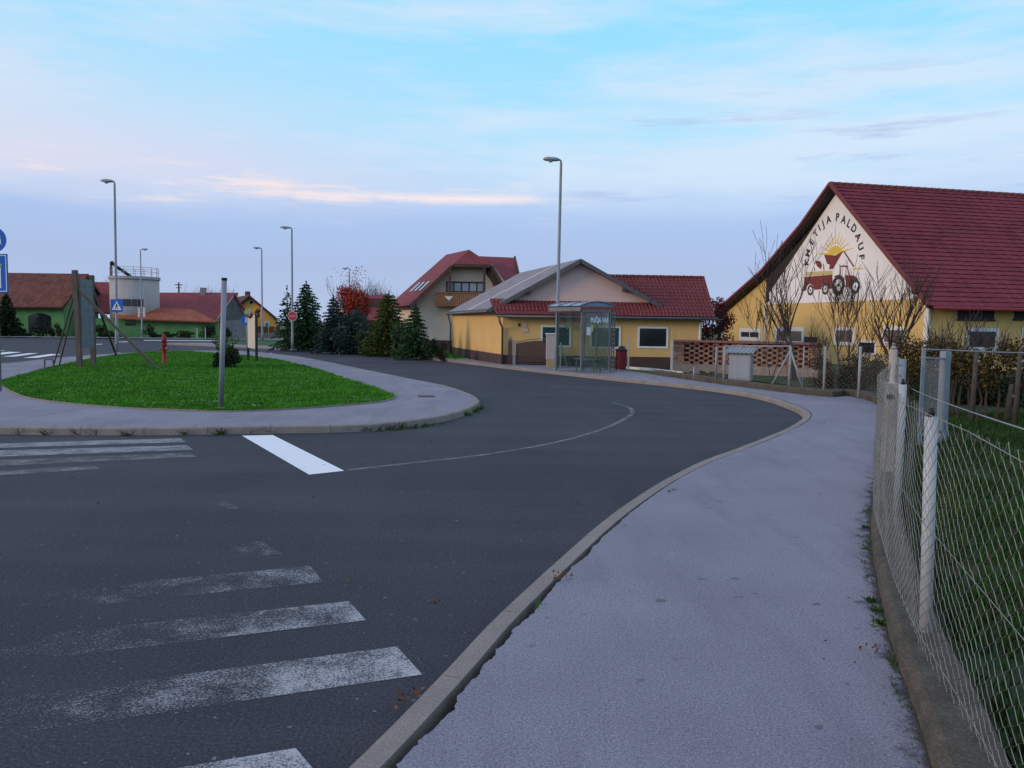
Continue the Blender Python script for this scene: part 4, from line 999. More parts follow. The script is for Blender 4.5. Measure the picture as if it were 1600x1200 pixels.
# the painting on the gable
def mp(zx, zy): return bt(1200 + zx / 5.714, 300 + zy / 5.714)
M_paintblack = mat('mural_black', (0.045, 0.04, 0.045), (0.06, 0.055, 0.058), 4, 0.9)
M_paintred = mat('mural_maroon', (0.17, 0.035, 0.035), (0.21, 0.05, 0.045), 5, 0.9)
M_paintyel = mat('mural_yellow', (0.66, 0.44, 0.04), (0.72, 0.50, 0.10), 4, 0.9)
M_painttan = mat('mural_tan', (0.50, 0.38, 0.16), (0.56, 0.46, 0.25), 5, 0.9)
def mpoly(b, pts, o, local=False):
    q = pts if local else [mp(*p) for p in pts]
    b.slab([bp(a, z, o) for a, z in q], 0, off=BS * 0.002)
cc = mp(592, 628); RR = 2.32
b = MB()
lets = [('K', 350, 628), ('M', 360, 545), ('E', 395, 448), ('T', 430, 372), ('I', 462, 322), ('J', 497, 288), ('A', 543, 250), ('P', 622, 228), ('A', 678, 250), ('L', 724, 285), ('D', 768, 328), ('A', 806, 402), ('U', 828, 488), ('F', 838, 580)]
for ch, zx, zy in lets:
    q = mp(zx, zy); ang = math.atan2(q[1] - cc[1], -(q[0] - cc[0])); rr_ = math.hypot(q[0] - cc[0], q[1] - cc[1])
    rot = ang - math.pi / 2; ca, sa = math.cos(rot), math.sin(rot)
    def fm(x, y, q=q, ca=ca, sa=sa): return bp(q[0] - (x * ca - y * sa), q[1] + x * sa + y * ca, 0.0195)
    glyphs(b, ch, fm, 0.54, 0.022)
b.build('lettering', M_paintblack, gp_, recalc=False)
b = MB(); sc_ = mp(600, 556)
mpoly(b, [(sc_[0] + 0.60 * math.cos(math.pi * k / 20), sc_[1] - 0.02 + 0.46 * math.sin(math.pi * k / 20)) for k in range(21)], 0.0185, True)
for a_, l_ in ((6, 1.45), (24, 1.25), (40, 1.05), (56, 1.05), (72, 1.2), (88, 1.45), (104, 1.15), (120, 1.05), (136, 1.0), (154, 1.15), (172, 1.35)):
    a = R(a_); d_ = (math.cos(a) * 1.1, math.sin(a)); n_ = (-math.sin(a), math.cos(a)); w0, w1 = 0.055, 0.012
    mpoly(b, [(sc_[0] + d_[0] * .52 + n_[0] * w0, sc_[1] + d_[1] * .52 + n_[1] * w0), (sc_[0] + d_[0] * .52 - n_[0] * w0, sc_[1] + d_[1] * .52 - n_[1] * w0), (sc_[0] + d_[0] * l_ - n_[0] * w1, sc_[1] + d_[1] * l_ - n_[1] * w1), (sc_[0] + d_[0] * l_ + n_[0] * w1, sc_[1] + d_[1] * l_ + n_[1] * w1)], 0.0185, True)
b.build('painted_sun', M_paintyel, gp_); b = MB(); mpoly(b, [(755, 680), (852, 678), (850, 688), (765, 694)], 0.0185); b.build('painted_line', M_paintyel, gp_)
b = MB()
for pl in ([(503, 560), (608, 566), (676, 524), (584, 688), (548, 690), (556, 650), (530, 640)], [(424, 614), (470, 617), (486, 655), (474, 690), (440, 662)], [(672, 528), (688, 530), (776, 664), (764, 670)], [(494, 640), (500, 640), (508, 700), (498, 700)], [(414, 676), (420, 676), (424, 705), (416, 705)]): mpoly(b, pl, 0.021)
b.build('farmhouse', M_paintred, gp_)
b = MB()
for pl in ([(330, 758), (578, 738), (578, 862), (548, 866), (540, 828), (515, 812), (488, 828), (478, 868), (415, 874), (405, 836), (380, 818), (352, 836), (345, 880), (322, 880)],): mpoly(b, pl, 0.021)
tw = [(382, 876, 0.27), (515, 864, 0.285)]
def ring(b, zx, zy, r0, r1, o, lug=0):
    q = mp(zx, zy); n = 36
    for k in range(n):
        a, c = k * 2 * math.pi / n, (k + 1) * 2 * math.pi / n; e = r1 * (1.06 if lug and (k // 2) % 2 else 1.0)
        mpoly(b, [(q[0] + r0 * math.cos(a), q[1] + r0 * math.sin(a)), (q[0] + e * math.cos(a), q[1] + e * math.sin(a)), (q[0] + e * math.cos(c), q[1] + e * math.sin(c)), (q[0] + r0 * math.cos(c), q[1] + r0 * math.sin(c))], o, True)
b.build('trailer', M_paintred, gp_)
b = MB(); mpoly(b, [(344, 716), (580, 700), (580, 738), (345, 752)], 0.0195); b.build('trailer_load', M_painttan, gp_)
b = MB()
for pl in ([(690, 742), (768, 744), (806, 772), (808, 792), (775, 796), (748, 826), (740, 850), (700, 850)], [(592, 752), (640, 735), (684, 768), (692, 850), (676, 850), (668, 790), (636, 762), (606, 770)], [(646, 656), (716, 656), (716, 668), (646, 668)], [(650, 668), (657, 668), (652, 740), (643, 740)], [(706, 668), (715, 668), (732, 742), (722, 742)]): mpoly(b, pl, 0.021)
b.build('tractor_body', M_paintred, gp_)
for zx, zy, r1 in ((630, 832, 0.50), (783, 845, 0.36), (382, 876, 0.28), (515, 864, 0.30)):
    b = MB(); ring(b, zx, zy, r1 * 0.60, r1, 0.0235, 1); ring(b, zx, zy, 0.0, r1 * 0.17, 0.0235); b.build('painted_wheel', M_paintblack, gp_)

# ------------------------------------------------------------------ yellow house by the bus stop
O = Vector((-0.44, 36.79, 0)); HW = Vector((-0.27, 0.963, 0)).normalized(); F1 = Vector((8.47, 36.79, 0)); F2 = Vector((9.3, 46.5, 0)); F3 = O + HW * 11.5
house = thing('yellow_house', O, 'low yellow house with salmon gable, grey corrugated roof and red tiled porch roof', 'house')
def hz(p, z): return Vector((p.x, p.y, z))
P1 = O + HW * 1.45
b = MB()
b.face([hz(O, 0), hz(F1, 0), hz(F1, 2.42), hz(O, 2.42)]); b.face([hz(P1, 0), hz(O, 0), hz(O, 2.42), hz(P1, 2.93)])
b.face([hz(F3, 0), hz(P1, 0), hz(P1, 2.70), hz(F3, 2.66)]); b.face([hz(F1, 0), hz(F2, 0), hz(F2, 2.4), Vector((8.9, 41.1, 4.0)), hz(F1, 2.42)]); b.face([hz(F2, 0), hz(F3, 0), hz(F3, 2.66), hz(F2, 2.4)])
b.build('wall', M_yellow, house)
nl = Vector((-HW.y, HW.x, 0))
b = MB(); b.slab([hz(O, 0) + nl * .035 - Vector((0, .035, 0)), hz(F3, 0) + nl * .035, hz(F3, 0.55) + nl * .035, hz(O, 0.55) + nl * .035 - Vector((0, .035, 0))], 0, off=-nl * 0.03)
b.slab([hz(O, 0) + Vector((0.0, -.036, 0)), hz(F1, 0) + Vector((0, -.036, 0)), hz(F1, 0.53) + Vector((0, -.036, 0)), hz(O, 0.53) + Vector((0.0, -.036, 0))], 0, off=(0, 0.03, 0)); b.build('plinth', M_plinth, house)
Yg = 38.0
b = MB(); b.slab([Vector((-0.85, Yg, 2.5)), Vector((6.35, Yg, 2.7)), Vector((6.35, Yg, 3.0)), Vector((3.06, Yg, 4.72)), Vector((-0.85, Yg, 2.66))], 0, off=(0, 0.2, 0)); b.build('gable', M_salmon, house)
# corrugated roof, eaves running back along HW
ap, el_, er = Vector((3.06, 37.6, 4.93)), Vector((-1.12, 37.6, 2.60)), Vector((6.72, 37.6, 2.92)); bk = Vector((-2.68, 10.7, 0))
for nm, e in (('roof', el_), ('roof', er)):
    b = MB(); b.slab([ap, e, e + bk, ap + bk], 0.05); b.build(nm, M_corr, house)
b = MB(); s0, s1 = ap + bk * 0.30, el_ + bk * 0.42; s0 = s0 + (el_ - ap) * 0.02
nn_ = (el_ - ap).cross(bk).normalized(); nn_ = nn_ if nn_.z > 0 else -nn_
b.slab([s0 + nn_ * .02, s1 + nn_ * .02, s1 + bk * .05 + nn_ * .02, s0 + bk * .05 + nn_ * .02], 0.015); b.build('roof_joint', mat('pale_sheet', (0.5, 0.42, 0.43), (0.42, 0.36, 0.37), 2, 0.8), house)
b = MB()
for e in (el_, er):
    b.bar(ap + Vector((0, -0.02, -0.10)), e + Vector((0, -0.02, -0.10)), 0.05, 0.18)
for f in (0.55, 0.96):
    for e in (el_, er):
        q = ap.lerp(e, f) + Vector((0, 0.02, -0.25)); b.bar(q, q + Vector((0, 0.42, 0)), 0.13, 0.16)
b.bar(el_ + Vector((0, 0, -.08)), el_ + bk + Vector((0, 0, -.08)), 0.06, 0.14); b.build('fascia', M_gutter, house)
# tiled porch roof: rolled tile columns
b = MB(); NCx = 232; xl, xr = -0.72, 9.0
rows_l, rows_r = [], []
def pcol(i, v, lift=True):
    f = i / NCx; x = xl + (xr - xl) * f + (v + 0.35) * (-0.20 + 0.31 * f)
    return Vector((x, 36.45 + (v + 0.35) * 0.954, 2.31 + 0.41 * (v + 0.35) + (0.038 * abs(math.sin(i * math.pi / 4)) if lift else 0)))
brk = int(NCx * 0.47)
for rng, vt in ((range(0, brk + 1), 1.5), (range(brk, NCx + 1), 4.55)):
    nrw = max(3, int(vt / 0.36)); rows = []
    for k in range(nrw):
        v0 = -0.35 + (vt + 0.35) * k / nrw; v1 = -0.35 + (vt + 0.35) * (k + 1) / nrw
        rows.append([pcol(i, v0) + Vector((0, 0, 0.03)) for i in rng]); rows.append([pcol(i, v1) for i in rng])
    b.grid(rows)
b.build('porch_roof', M_tile_red, house, recalc=False)
b = MB(); b.slab([pcol(0, -0.33, False) - Vector((0, 0, .03)), pcol(NCx, -0.33, False) - Vector((0, 0, .03)), pcol(NCx, 1.4, False) - Vector((0, 0, .03)), pcol(0, 1.4, False) - Vector((0, 0, .03))], 0.04)
b.slab([pcol(brk, 1.41, False) - Vector((0, 0, .03)), pcol(NCx, 1.41, False) - Vector((0, 0, .03)), pcol(NCx, 4.5, False) - Vector((0, 0, .03)), pcol(brk, 4.5, False) - Vector((0, 0, .03))], 0.04); b.build('soffit', M_greyplinth, house)
b = MB(); q0, q1 = pcol(brk, 4.56), pcol(NCx, 4.56)
for k in range(16): b.tube([q0.lerp(q1, k / 16) + Vector((0, 0, .02)), q0.lerp(q1, (k + .93) / 16) + Vector((0, 0, .02))], [0.11, 0.095], 8)
q2 = Vector((7.2, 46.5, 2.2)); b.slab([q0 + Vector((0, .02, 0)), q1 + Vector((0, .02, 0)), Vector((9.9, 46.9, 2.2)), Vector((0.5, 46.9, 2.2))], 0.06); b.build('ridge', M_tile_red, house)
b = MB(); b.tube([pcol(0, -0.42, False) - Vector((0.0, 0, .02)), pcol(NCx, -0.42, False) - Vector((-0.1, 0, .02))], 0.06, 8)
b.tube([el_ + Vector((-.07, 0, -.12)), el_ + bk + Vector((-.07, 0, -.14))], 0.06, 8); b.build('gutter', M_gutter, house, True)
b = MB(); q = pcol(2, -0.42, False)
b.tube([q - Vector((0, 0, .05)), q + Vector((0.05, 0.05, -0.28)), hz(O, 1.75) + Vector((-0.02, -0.08, 0)), hz(O, 0.05) + Vector((-0.02, -0.08, 0))], 0.045, 8); b.build('downpipe', M_gutter, house, True)
q = el_ + bk
b = MB(); b.tube([q + Vector((0, 0, -.15)), q + Vector((0.05, 0.1, -.45)), hz(F3, 1.9) + nl * 0.08, hz(F3, 0.05) + nl * 0.08], 0.05, 8); b.build('downpipe', M_gutter, house, True)
b = MB(); b.tube([hz(F1, 2.3) + Vector((-.1, -.06, 0)), hz(F1, 0.05) + Vector((-.1, -.06, 0))], 0.045, 8); b.build('downpipe', M_trim, house, True)
nY = Vector((0, -1, 0))
def fy(u, z, o): return Vector((u, 36.79 - o, z))
def frect(x0, y0, x1, y1, Y=36.79):
    a, c = AT(x0, y0, Y), AT(x1, y1, Y); return (a.x, c.x, min(a.z, c.z), max(a.z, c.z))
for rct, gm in (((845, 508, 892, 543), M_glassgreen), ((922, 509, 969.5, 545), M_glassgreen), ((996.6, 510, 1043.5, 544.5), M_glassdark)):
    window(house, fy, frect(*rct), nY, 0.085, gm)
b = MB(); r_ = frect(810, 505, 813, 510); b.box(((r_[0] + r_[1]) / 2, 36.77, (r_[2] + r_[3]) / 2), (0.1, 0.03, 0.14)); b.build('wall_vent', M_darkwood, house)
for k, (rct, lb) in enumerate((((817.5, 504, 823, 511), 'upper small pink notice on the yellow porch wall'), ((817.8, 512.3, 824.8, 519.5), 'lower small pink notice on the yellow porch wall'))):
    r_ = frect(*rct); b = MB(); b.box(((r_[0] + r_[1]) / 2, 36.772, (r_[2] + r_[3]) / 2), (r_[1] - r_[0], 0.03, r_[3] - r_[2])); s_ = tag(b.build('wall_notice', mat('notice_pink', (0.55, 0.35, 0.32), (0.5, 0.42, 0.40), 12, 0.7), bevel=0.004), lb, 'notice', 'notices on the yellow wall')
p = AT(887, 509, 36.6); b = MB(); disc(b, p, 0.125, 0, 0.025); b.bar(p + Vector((0, 0.0, 0)), p + Vector((0, 0.19, 0)), 0.04)
tag(b.build('round_dish', M_pole), 'small round grey dish on the yellow wall by the porch window', 'dish')

# ------------------------------------------------------------------ chalet behind the conifers
chY = 58.0
base_c = AT(700, 540, chY); base_c.z = 0
ch = thing('chalet', base_c, 'beige chalet with big red half-hipped roof and wooden balcony', 'house')
bk2 = Vector((-2.0, 4.6, 0))
eL = AT(640, 477, 57.2); hL = AT(708, 412.5, 57.2); hR = AT(768, 413.5, 57.2); rR = AT(785, 443, 57.2); apx = AT(733, 390, 58.3); aB = AT(697, 398, 62.7)
eR = rR + (rR - hR) * 1.1
eLb = eL + bk2 * 1.2
b = MB(); b.slab([eL, hL, apx, aB, eLb], 0.18); b.build('roof_slope', M_tile_chalet, ch)
b = MB(); b.slab([hL, hR, apx], 0.14); b.build('half_hip', M_tile_chalet, ch)
b = MB(); b.slab([hR, eR, eR + bk2 * 1.2, aB, apx], 0.06); b.build('roof_slope', M_tile_chalet, ch)
b = MB()
for pl in ([hR, eR, eR + bk2 * 1.2, aB, apx], [hL, hR, apx]): b.slab([q + Vector((0, 0.04, -0.22)) for q in pl], 0.05)
b.build('soffit', M_greyplinth, ch)
w0, w1, w2, w3 = AT(742, 400, 61.5), AT(803, 402.5, 61.5), AT(813, 446, 57.6), AT(772, 446, 57.6)
b = MB(); b.slab([w0, w1, w2, w3], 0.16); bw = Vector((0.6, 4.5, -2.2)); b.slab([w0, w1, w1 + bw, w0 + bw], 0.16); b.build('wing_roof', M_tile_chalet, ch)
b = MB(); b.bar(w1 + Vector((.06, 0, .02)), w2 + Vector((.06, 0, .02)), 0.12, 0.2); b.bar(w1 + Vector((.06, 0.05, .05)), w1 + bw + Vector((.06, 0, .02)), 0.12, 0.2)
for q0, q1 in ((eL, hL), (hL, hR), (hR, eR)): b.bar(q0 + Vector((0, -.03, -.1)), q1 + Vector((0, -.03, -.1)), 0.06, 0.22)
b.build('bargeboard', M_darkwood, ch)
wall_pts_c = [AT(652, 540, chY), AT(800, 540, chY)]
def cp(px, py, Y=chY): return AT(px, py, Y)
b = MB(); xL, xR = cp(650, 500).x, cp(803, 500).x; zl = cp(652, 474).z
top = [Vector((cp(x, y).x, chY, cp(x, y).z)) for x, y in ((646, 468), (709, 412), (768, 412), (795, 448), (803, 448))]
b.slab([Vector((xL, chY, 0)), Vector((xR, chY, 0))] + top[::-1], 0, off=(0, 0.3, 0))
b.slab([Vector((xL, chY + .3, 0)), Vector((xL, chY + .3, zl)), Vector((xL, chY + .3, zl)) + bk2, Vector((xL, chY + .3, 0)) + bk2], 0, off=(0.3, 0.1, 0)); b.build('wall', M_beige, ch)
b = MB(); b.slab([Vector((xL - .03, chY - .04, 0)), Vector((xR, chY - .04, 0)), Vector((xR, chY - .04, 0.72)), Vector((xL - .03, chY - .04, 0.72))], 0, off=(0, 0.035, 0)); b.build('plinth', M_plinth, ch)
def fc(u, z, o): return Vector((u, chY - o, z))
r_ = frect(697, 439.5, 757, 458, chY)
window(ch, fc, r_, nY, 0.12, M_glassky, frame=M_darkwood, mull=4)
b = MB()
for px in (703, 757): a, e = cp(px, 416, chY - 1.0), cp(px, 461, chY - 1.0); b.bar(Vector((a.x, chY - 1.0, e.z)), Vector((a.x, chY - 1.0, a.z)), 0.16)
b.build('balcony_post', M_darkwood, ch)
a, e = cp(680, 457, chY - 1.1), cp(748, 476, chY - 1.1)
b = MB(); nb = 22
for k in range(nb):
    x0 = a.x + (e.x - a.x) * k / nb; x1 = a.x + (e.x - a.x) * (k + 1) / nb - 0.02
    b.box(((x0 + x1) / 2, chY - 1.1, (e.z + a.z) / 2), (x1 - x0, 0.04, a.z - e.z - 0.05))
b.box(((a.x + e.x) / 2, chY - 1.1, a.z), (e.x - a.x + 0.1, 0.14, 0.1)); b.box(((a.x + e.x) / 2, chY - 0.55, e.z - 0.08), (e.x - a.x, 1.1, 0.12))
b.box((a.x + 0.03, chY - 0.55, (a.z + e.z) / 2), (0.06, 1.0, a.z - e.z)); bal = b.build('balcony', M_balc, ch)
b = MB(); q0, q1, q2 = cp(695, 463, chY - 1.14), cp(708, 463, chY - 1.14), cp(701.5, 470, chY - 1.14); b.slab([q0, q1, q2], 0, off=(0, 0.015, 0)); b.build('balcony_ornament', M_trim, bal)
pn = (hL - eL).cross(bk2).normalized(); pn = pn if pn.z > 0 else -pn
for f, g_ in ((0.36, 0.22), (0.36, 0.48), (0.36, 0.72)):
    c0 = eL + (hL - eL) * f + bk2 * 0.9 * g_ + pn * 0.02; du = (hL - eL).normalized() * 0.95; dv = bk2.normalized() * 0.45
    b = MB(); b.slab([c0, c0 + du, c0 + du + dv, c0 + dv], 0, off=pn * 0.05); b.build('skylight', M_glassky, ch)
# low red roof at the left of the chalet and a pale lamp
g0, g1, g2, g3 = AT(572, 462, 66), AT(607, 459, 66), AT(612, 500, 62), AT(572, 500, 62)
pb = AT(590, 540, 66); pb.z = 0
r = thing('garden_shed', pb, 'low building with dark red roof hidden behind the red maple and juniper', 'shed')
b = MB(); b.slab([g0, g1, g2, g3], 0.12); b.build('roof', M_tile_chalet, r)
b = MB(); b.box((pb.x, 66.2, (g0.z - 0.2) / 2), (1.9, 4.4, g0.z - 0.35)); b.build('wall', M_darkwood, r)
p = AT(629, 515, 55.5); q = Vector((p.x, p.y, 0.1))
r = thing('globe_lamp', q, 'small white globe garden lamp among the conifers', 'garden lamp')
b = MB(); b.lathe(q, [(0.03, 0), (0.03, p.z - 0.1)], 8); b.build('pole', M_black, r)
b = MB(); b.lathe(p, [(0.14 * math.sin(k * math.pi / 8) + 0.002, -0.14 * math.cos(k * math.pi / 8)) for k in range(9)], 14); b.build('globe', mat('opal', (0.85, 0.82, 0.72), (0.8, 0.78, 0.7), 2, 0.4), r, True)
p = AT(1117, 520, 45); p.z = 0.05
bare_tree(p, tree_h(p, 462), 0.6, 'dark red leafed tree between the yellow house and the barn', 'red_tree', stems=3, r0=0.06, fork=0.3, levels=2, seed=31)
rt2 = [o for o in bpy.data.objects if o.name.startswith('red_tree')][0]
b = MB()
for k in range(30):
    c = p + Vector((ru(-0.8, 0.75), ru(-0.5, 0.5), ru(0.5, tree_h(p, 466)))); cards(b, c, 130, 0.4, 0.4, 0.4, 0.13)
b.build('leaves', M_darkred, rt2, recalc=False)

# ------------------------------------------------------------------ bus shelter and what stands round it
SR = Vector((3.69, 31.2, 0.12)); SK = Vector((-0.48, 0.877, 0)).normalized(); SN = Vector((-SK.y, SK.x, 0))
SL = 1.75; SWd = 1.28; SH = 2.36
def sp(k, n, z): return SR + SK * k + SN * n + Vector((0, 0, z))
sh_ = thing('bus_shelter', SR, 'glass bus shelter with curved roof and a bench inside', 'bus shelter')
for k_, n_ in ((0, 0), (0, SWd), (SL, 0), (SL, SWd), (SL / 2, 0)):
    b = MB(); b.bar(sp(k_, n_, 0), sp(k_, n_, SH), 0.055, 0.055, up=SK); b.build('post', M_frame, sh_)
b = MB(); b.slab([sp(0, 0.04, 0.08), sp(0, SWd - 0.04, 0.08), sp(0, SWd - 0.04, SH - 0.1), sp(0, 0.04, SH - 0.1)], 0, off=SK * 0.01); eg = b.build('end_pane', M_glass, sh_)
b = MB(); b.slab([sp(SL, 0.04, 0.08), sp(SL, SWd - 0.04, 0.08), sp(SL, SWd - 0.04, SH - 0.1), sp(SL, 0.04, SH - 0.1)], 0, off=SK * 0.01); b.build('end_pane', M_glass, sh_)
for k0, k1 in ((0.05, SL / 2 - .04), (SL / 2 + .04, SL - .05)):
    b = MB(); b.slab([sp(k0, 0, 0.08), sp(k1, 0, 0.08), sp(k1, 0, SH - 0.1), sp(k0, 0, SH - 0.1)], 0, off=SN * 0.01); b.build('back_pane', M_glass, sh_)
b = MB()
for k_, n0, n1 in ((0, 0, SWd), (SL, 0, SWd)): b.bar(sp(k_, n0, SH - 0.03), sp(k_, n1, SH - 0.03), 0.07, 0.12)
for n_ in (0, SWd): b.bar(sp(0, n_, SH - 0.03), sp(SL, n_, SH - 0.03), 0.07, 0.12)
b.bar(sp(-0.1, SWd + .12, SH + 0.03), sp(SL + 0.42, SWd + .12, SH + 0.03), 0.05, 0.16); b.build('roof_frame', M_frame, sh_)
b = MB(); rows = []
def arc_pt(k, f): return sp(k, -0.16 + (SWd + 0.34) * f, SH + 0.06 + 0.24 * math.sin(math.pi * (0.1 + 0.8 * f)))
for k_ in (-0.15, SL + 0.45): rows.append([arc_pt(k_, i / 12) for i in range(13)])
b.grid(rows); b.grid([[p + Vector((0, 0, .015)) for p in r0] for r0 in rows]); b.build('roof_sheet', M_poly, sh_, True)
for k_ in (-0.13, SL + 0.43):
    b = MB(); b.slab([arc_pt(k_, i / 12) - Vector((0, 0, .004)) for i in range(13)], 0, off=SK * 0.006); b.build('roof_end', M_poly, sh_)
b = MB()
for k_ in (-0.15, 0.6, 1.4, SL + 0.45): b.tube([arc_pt(k_, i / 12) + Vector((0, 0, .02)) for i in range(13)], 0.025, 6)
b.build('roof_rib', M_frame, sh_, True)
b = MB(); 
for d_ in (-0.10, -0.22): b.bar(sp(0.0, d_, 0), sp(0.0, d_, SH), 0.025, 0.05, up=SK)
for i in range(13): b.bar(sp(0, -0.10, 0.3 + i * 0.165), sp(0, -0.22, 0.3 + i * 0.165), 0.05, 0.07)
b.build('slotted_post', M_frame, sh_)
b = MB()
for i in range(3): b.box(tuple(sp(0.95, 0.22 + i * 0.13, 0.47)), (0.115, 1.5, 0.035), rot=Matrix(((SN.x, SK.x, 0), (SN.y, SK.y, 0), (0, 0, 1))))
for k_ in (0.3, 1.5):
    b.bar(sp(k_, 0.2, 0), sp(k_, 0.2, 0.45), 0.05); b.bar(sp(k_, 0.5, 0), sp(k_, 0.5, 0.45), 0.05); b.bar(sp(k_, 0.18, 0.43), sp(k_, 0.52, 0.43), 0.05)
b.build('bench', M_teal, sh_)
b = MB(); tc = sp(-0.012, SWd * 0.385, 1.98)
glyphs(b, 'PUČJA VAS', lambda x, y: tc - SN * x * 0.70 + Vector((0, 0, y)), 0.235, 0.012)
ls = b.build('stop_name', M_signwhite, eg, recalc=False)
b = MB(); b.slab([sp(-0.012, 0.88, 1.42), sp(-0.012, 1.06, 1.42), sp(-0.012, 1.06, 1.72), sp(-0.012, 0.88, 1.72)], 0, off=SK * 0.004); b.build('timetable', M_signwhite, eg)
b = MB(); b.slab([sp(-0.012, 0.78, 1.55), sp(-0.012, 0.85, 1.55), sp(-0.012, 0.85, 1.8), sp(-0.012, 0.78, 1.8)], 0, off=SK * 0.004); b.build('sticker', mat('sticker_yellow', (0.6, 0.55, 0.15), (0.5, 0.5, 0.2), 6, 0.6), eg)
p = AT(971, 577, 32.6); p.z = 0.1
r = thing('litter_bin', p, 'red litter bin with dark lid beside the bus shelter', 'bin')
b = MB(); b.lathe(p, [(0.15, 0.08), (0.19, 0.10), (0.21, 0.78), (0.22, 0.80)], 12); b.build('bucket', M_binred, r)
b = MB(); b.lathe(p, [(0.215, 0.80), (0.22, 0.86), (0.14, 0.93), (0.10, 1.0)], 12); b.build('lid', M_black, r)
b = MB(); b.bar(p + Vector((-.2, 0.1, 0)), p + Vector((-.2, 0.1, 0.9)), 0.05); b.build('stand', M_binred, r)
def post(name, px, by, ty, w_, m, lab, cat='post', z=0.12, group=None):
    g = G(px, by, z); h = AT(px, ty, g.y).z; r = thing(name, g, lab, cat, group)
    b = MB(); b.box((g.x, g.y, (z + h - 0.03) / 2), (w_, w_, h - z - 0.03)); b.build('shaft', m, r, bevel=0.006)
    b = MB(); b.box((g.x, g.y, h - 0.015), (w_ * 1.2, w_ * 1.2, 0.03)); b.build('cap', m, r); return r
post('boundary_post', 981.5, 577.5, 531, 0.07, M_whitepost, 'thin white post standing alone right after the red bin')
post('boundary_post', 1049, 583, 532, 0.08, M_whitepost, 'thin white post at the end of the openwork brick wall')
b = MB(); q0, q1, q2 = G(962, 575.5, 0.1), G(1015, 579, 0.1), G(1066, 585, 0.1)
for a, c in ((q0, q1), (q1, q2)): b.slab([a, c, c + Vector((0.03, .18, 0)), a + Vector((0.03, .18, 0))], 0, off=(0, 0, 0.10))
tag(b.build('white_edging', M_trim), 'low white concrete edging below the yellow house wall', 'edging')
# gate
Yq = 36.15
gx0, gx1 = AT(793.5, 570, Yq).x, AT(853, 570, Yq).x; p = Vector((gx0, Yq, 0.1))
r = thing('yard_gate', p, 'brown arched metal gate beside the yellow house corner', 'gate')
xm = AT(803, 570, Yq).x
for x0, x1, zt0, zt1 in ((gx0, xm - 0.08, 1.05, 1.12), (xm + 0.08, gx1, 1.0, 1.12)):
    b = MB(); n = max(4, int((x1 - x0) / 0.085))
    for k in range(n):
        u = (k + 0.5) / n; h = zt0 - 0.1 + 0.13 * math.sin(math.pi * min(1, u * (1 if x0 == gx0 else 0.62)))
        b.box((x0 + (x1 - x0) * u, Yq, 0.17 + h / 2), ((x1 - x0) / n * 0.93, 0.02, h))
    b.bar((x0, Yq - .03, 0.28), (x1, Yq - .03, 0.28), 0.04); lf = b.build('leaf', M_gate, r)
    b = MB(); b.tube([(x0 + (x1 - x0) * i / 10, Yq, zt0 + 0.12 + 0.16 * math.sin(math.pi * min(1, i / 10 * (1 if x0 == gx0 else 0.62)))) for i in range(11)], 0.022, 6); b.build('arch_bar', M_frame, lf)
for x in (xm,):
    b = MB(); b.box((x, Yq, 0.65), (0.12, 0.12, 1.1)); b.build('gate_post', M_cab, r)
# pale cabinet by the lamp
p = AT(862, 575, 34.6); p.z = 0.1
r = thing('meter_cabinet', p, 'pale meter cabinet on a tan base behind the tall street lamp', 'cabinet')
b = MB(); b.box((p.x, p.y, 0.98), (0.50, 0.3, 1.06)); bx = b.build('body', M_cabpale, r, bevel=0.01)
b = MB(); b.box((p.x, p.y, 1.53), (0.58, 0.36, 0.05)); b.build('lid', M_trim, r, bevel=0.01)
b = MB(); b.box((p.x, p.y, 0.28), (0.46, 0.28, 0.36)); b.build('base', mat('tan_concrete', (0.42, 0.30, 0.15), (0.33, 0.24, 0.15), 5, 0.9), r, bevel=0.01)
b = MB(); a, e = AT(876, 537, 34.0), G(886, 573, 0.12); b.bar(a, e, 0.06, 0.05); q = Z(a, 0.12); b.bar(q, a + Vector((0, 0, 0.05)), 0.05)
tag(b.build('leaning_prop', M_whitepost), 'white leaning prop and stake between the lamp and the shelter', 'prop')

# openwork brick wall with a tiled coping
WA, WB = Vector((AT(1051, 580, 33.2).x, 33.2, 0.05)), Vector((AT(1278, 590, 30.3).x, 30.3, 0.05))
wd_ = (WB - WA); WL = wd_.length; wd_.normalize(); wn = Vector((wd_.y, -wd_.x, 0))
r = thing('brick_wall', WA, 'openwork red brick garden wall with tiled coping', 'wall')
rotW = Matrix(((wd_.x, -wn.x, 0), (wd_.y, -wn.y, 0), (0, 0, 1)))
def wp(u, z, o=0): return WA + wd_ * u + wn * o + Vector((0, 0, z))
b = MB(); b.box(wp(WL / 2, 0.19), (WL, 0.22, 0.38), rot=rotW); b.build('footing', M_mortar, r)
b = MB(); rh = 0.095
for k in range(9):
    z = 0.43 + k * rh; u = 0.62 + (0.19 if k % 2 else 0.0)
    while u < WL - 0.2:
        if not (2.45 < u < 2.75): b.box(wp(u, z, ru(-.006, .006)), (0.24, 0.13, 0.08), rot=rotW)
        u += 0.38
for u0, u1 in ((0.0, 0.5), (2.38, 2.8), (WL - 0.28, WL)):
    for k in range(9):
        z = 0.43 + k * rh; n = max(1, round((u1 - u0) / 0.25)); sft = 0
        for i in range(n): b.box(wp(u0 + (u1 - u0) * (i + .5) / n, z, ru(0, .012)), ((u1 - u0) / n - 0.012, 0.2, 0.083), rot=rotW)
b.build('bricks', M_brick, r)
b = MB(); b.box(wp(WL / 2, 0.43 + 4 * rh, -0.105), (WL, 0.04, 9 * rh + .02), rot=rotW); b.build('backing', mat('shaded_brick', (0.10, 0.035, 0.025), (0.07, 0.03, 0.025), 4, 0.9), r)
b = MB(); n = int(WL / 0.22)
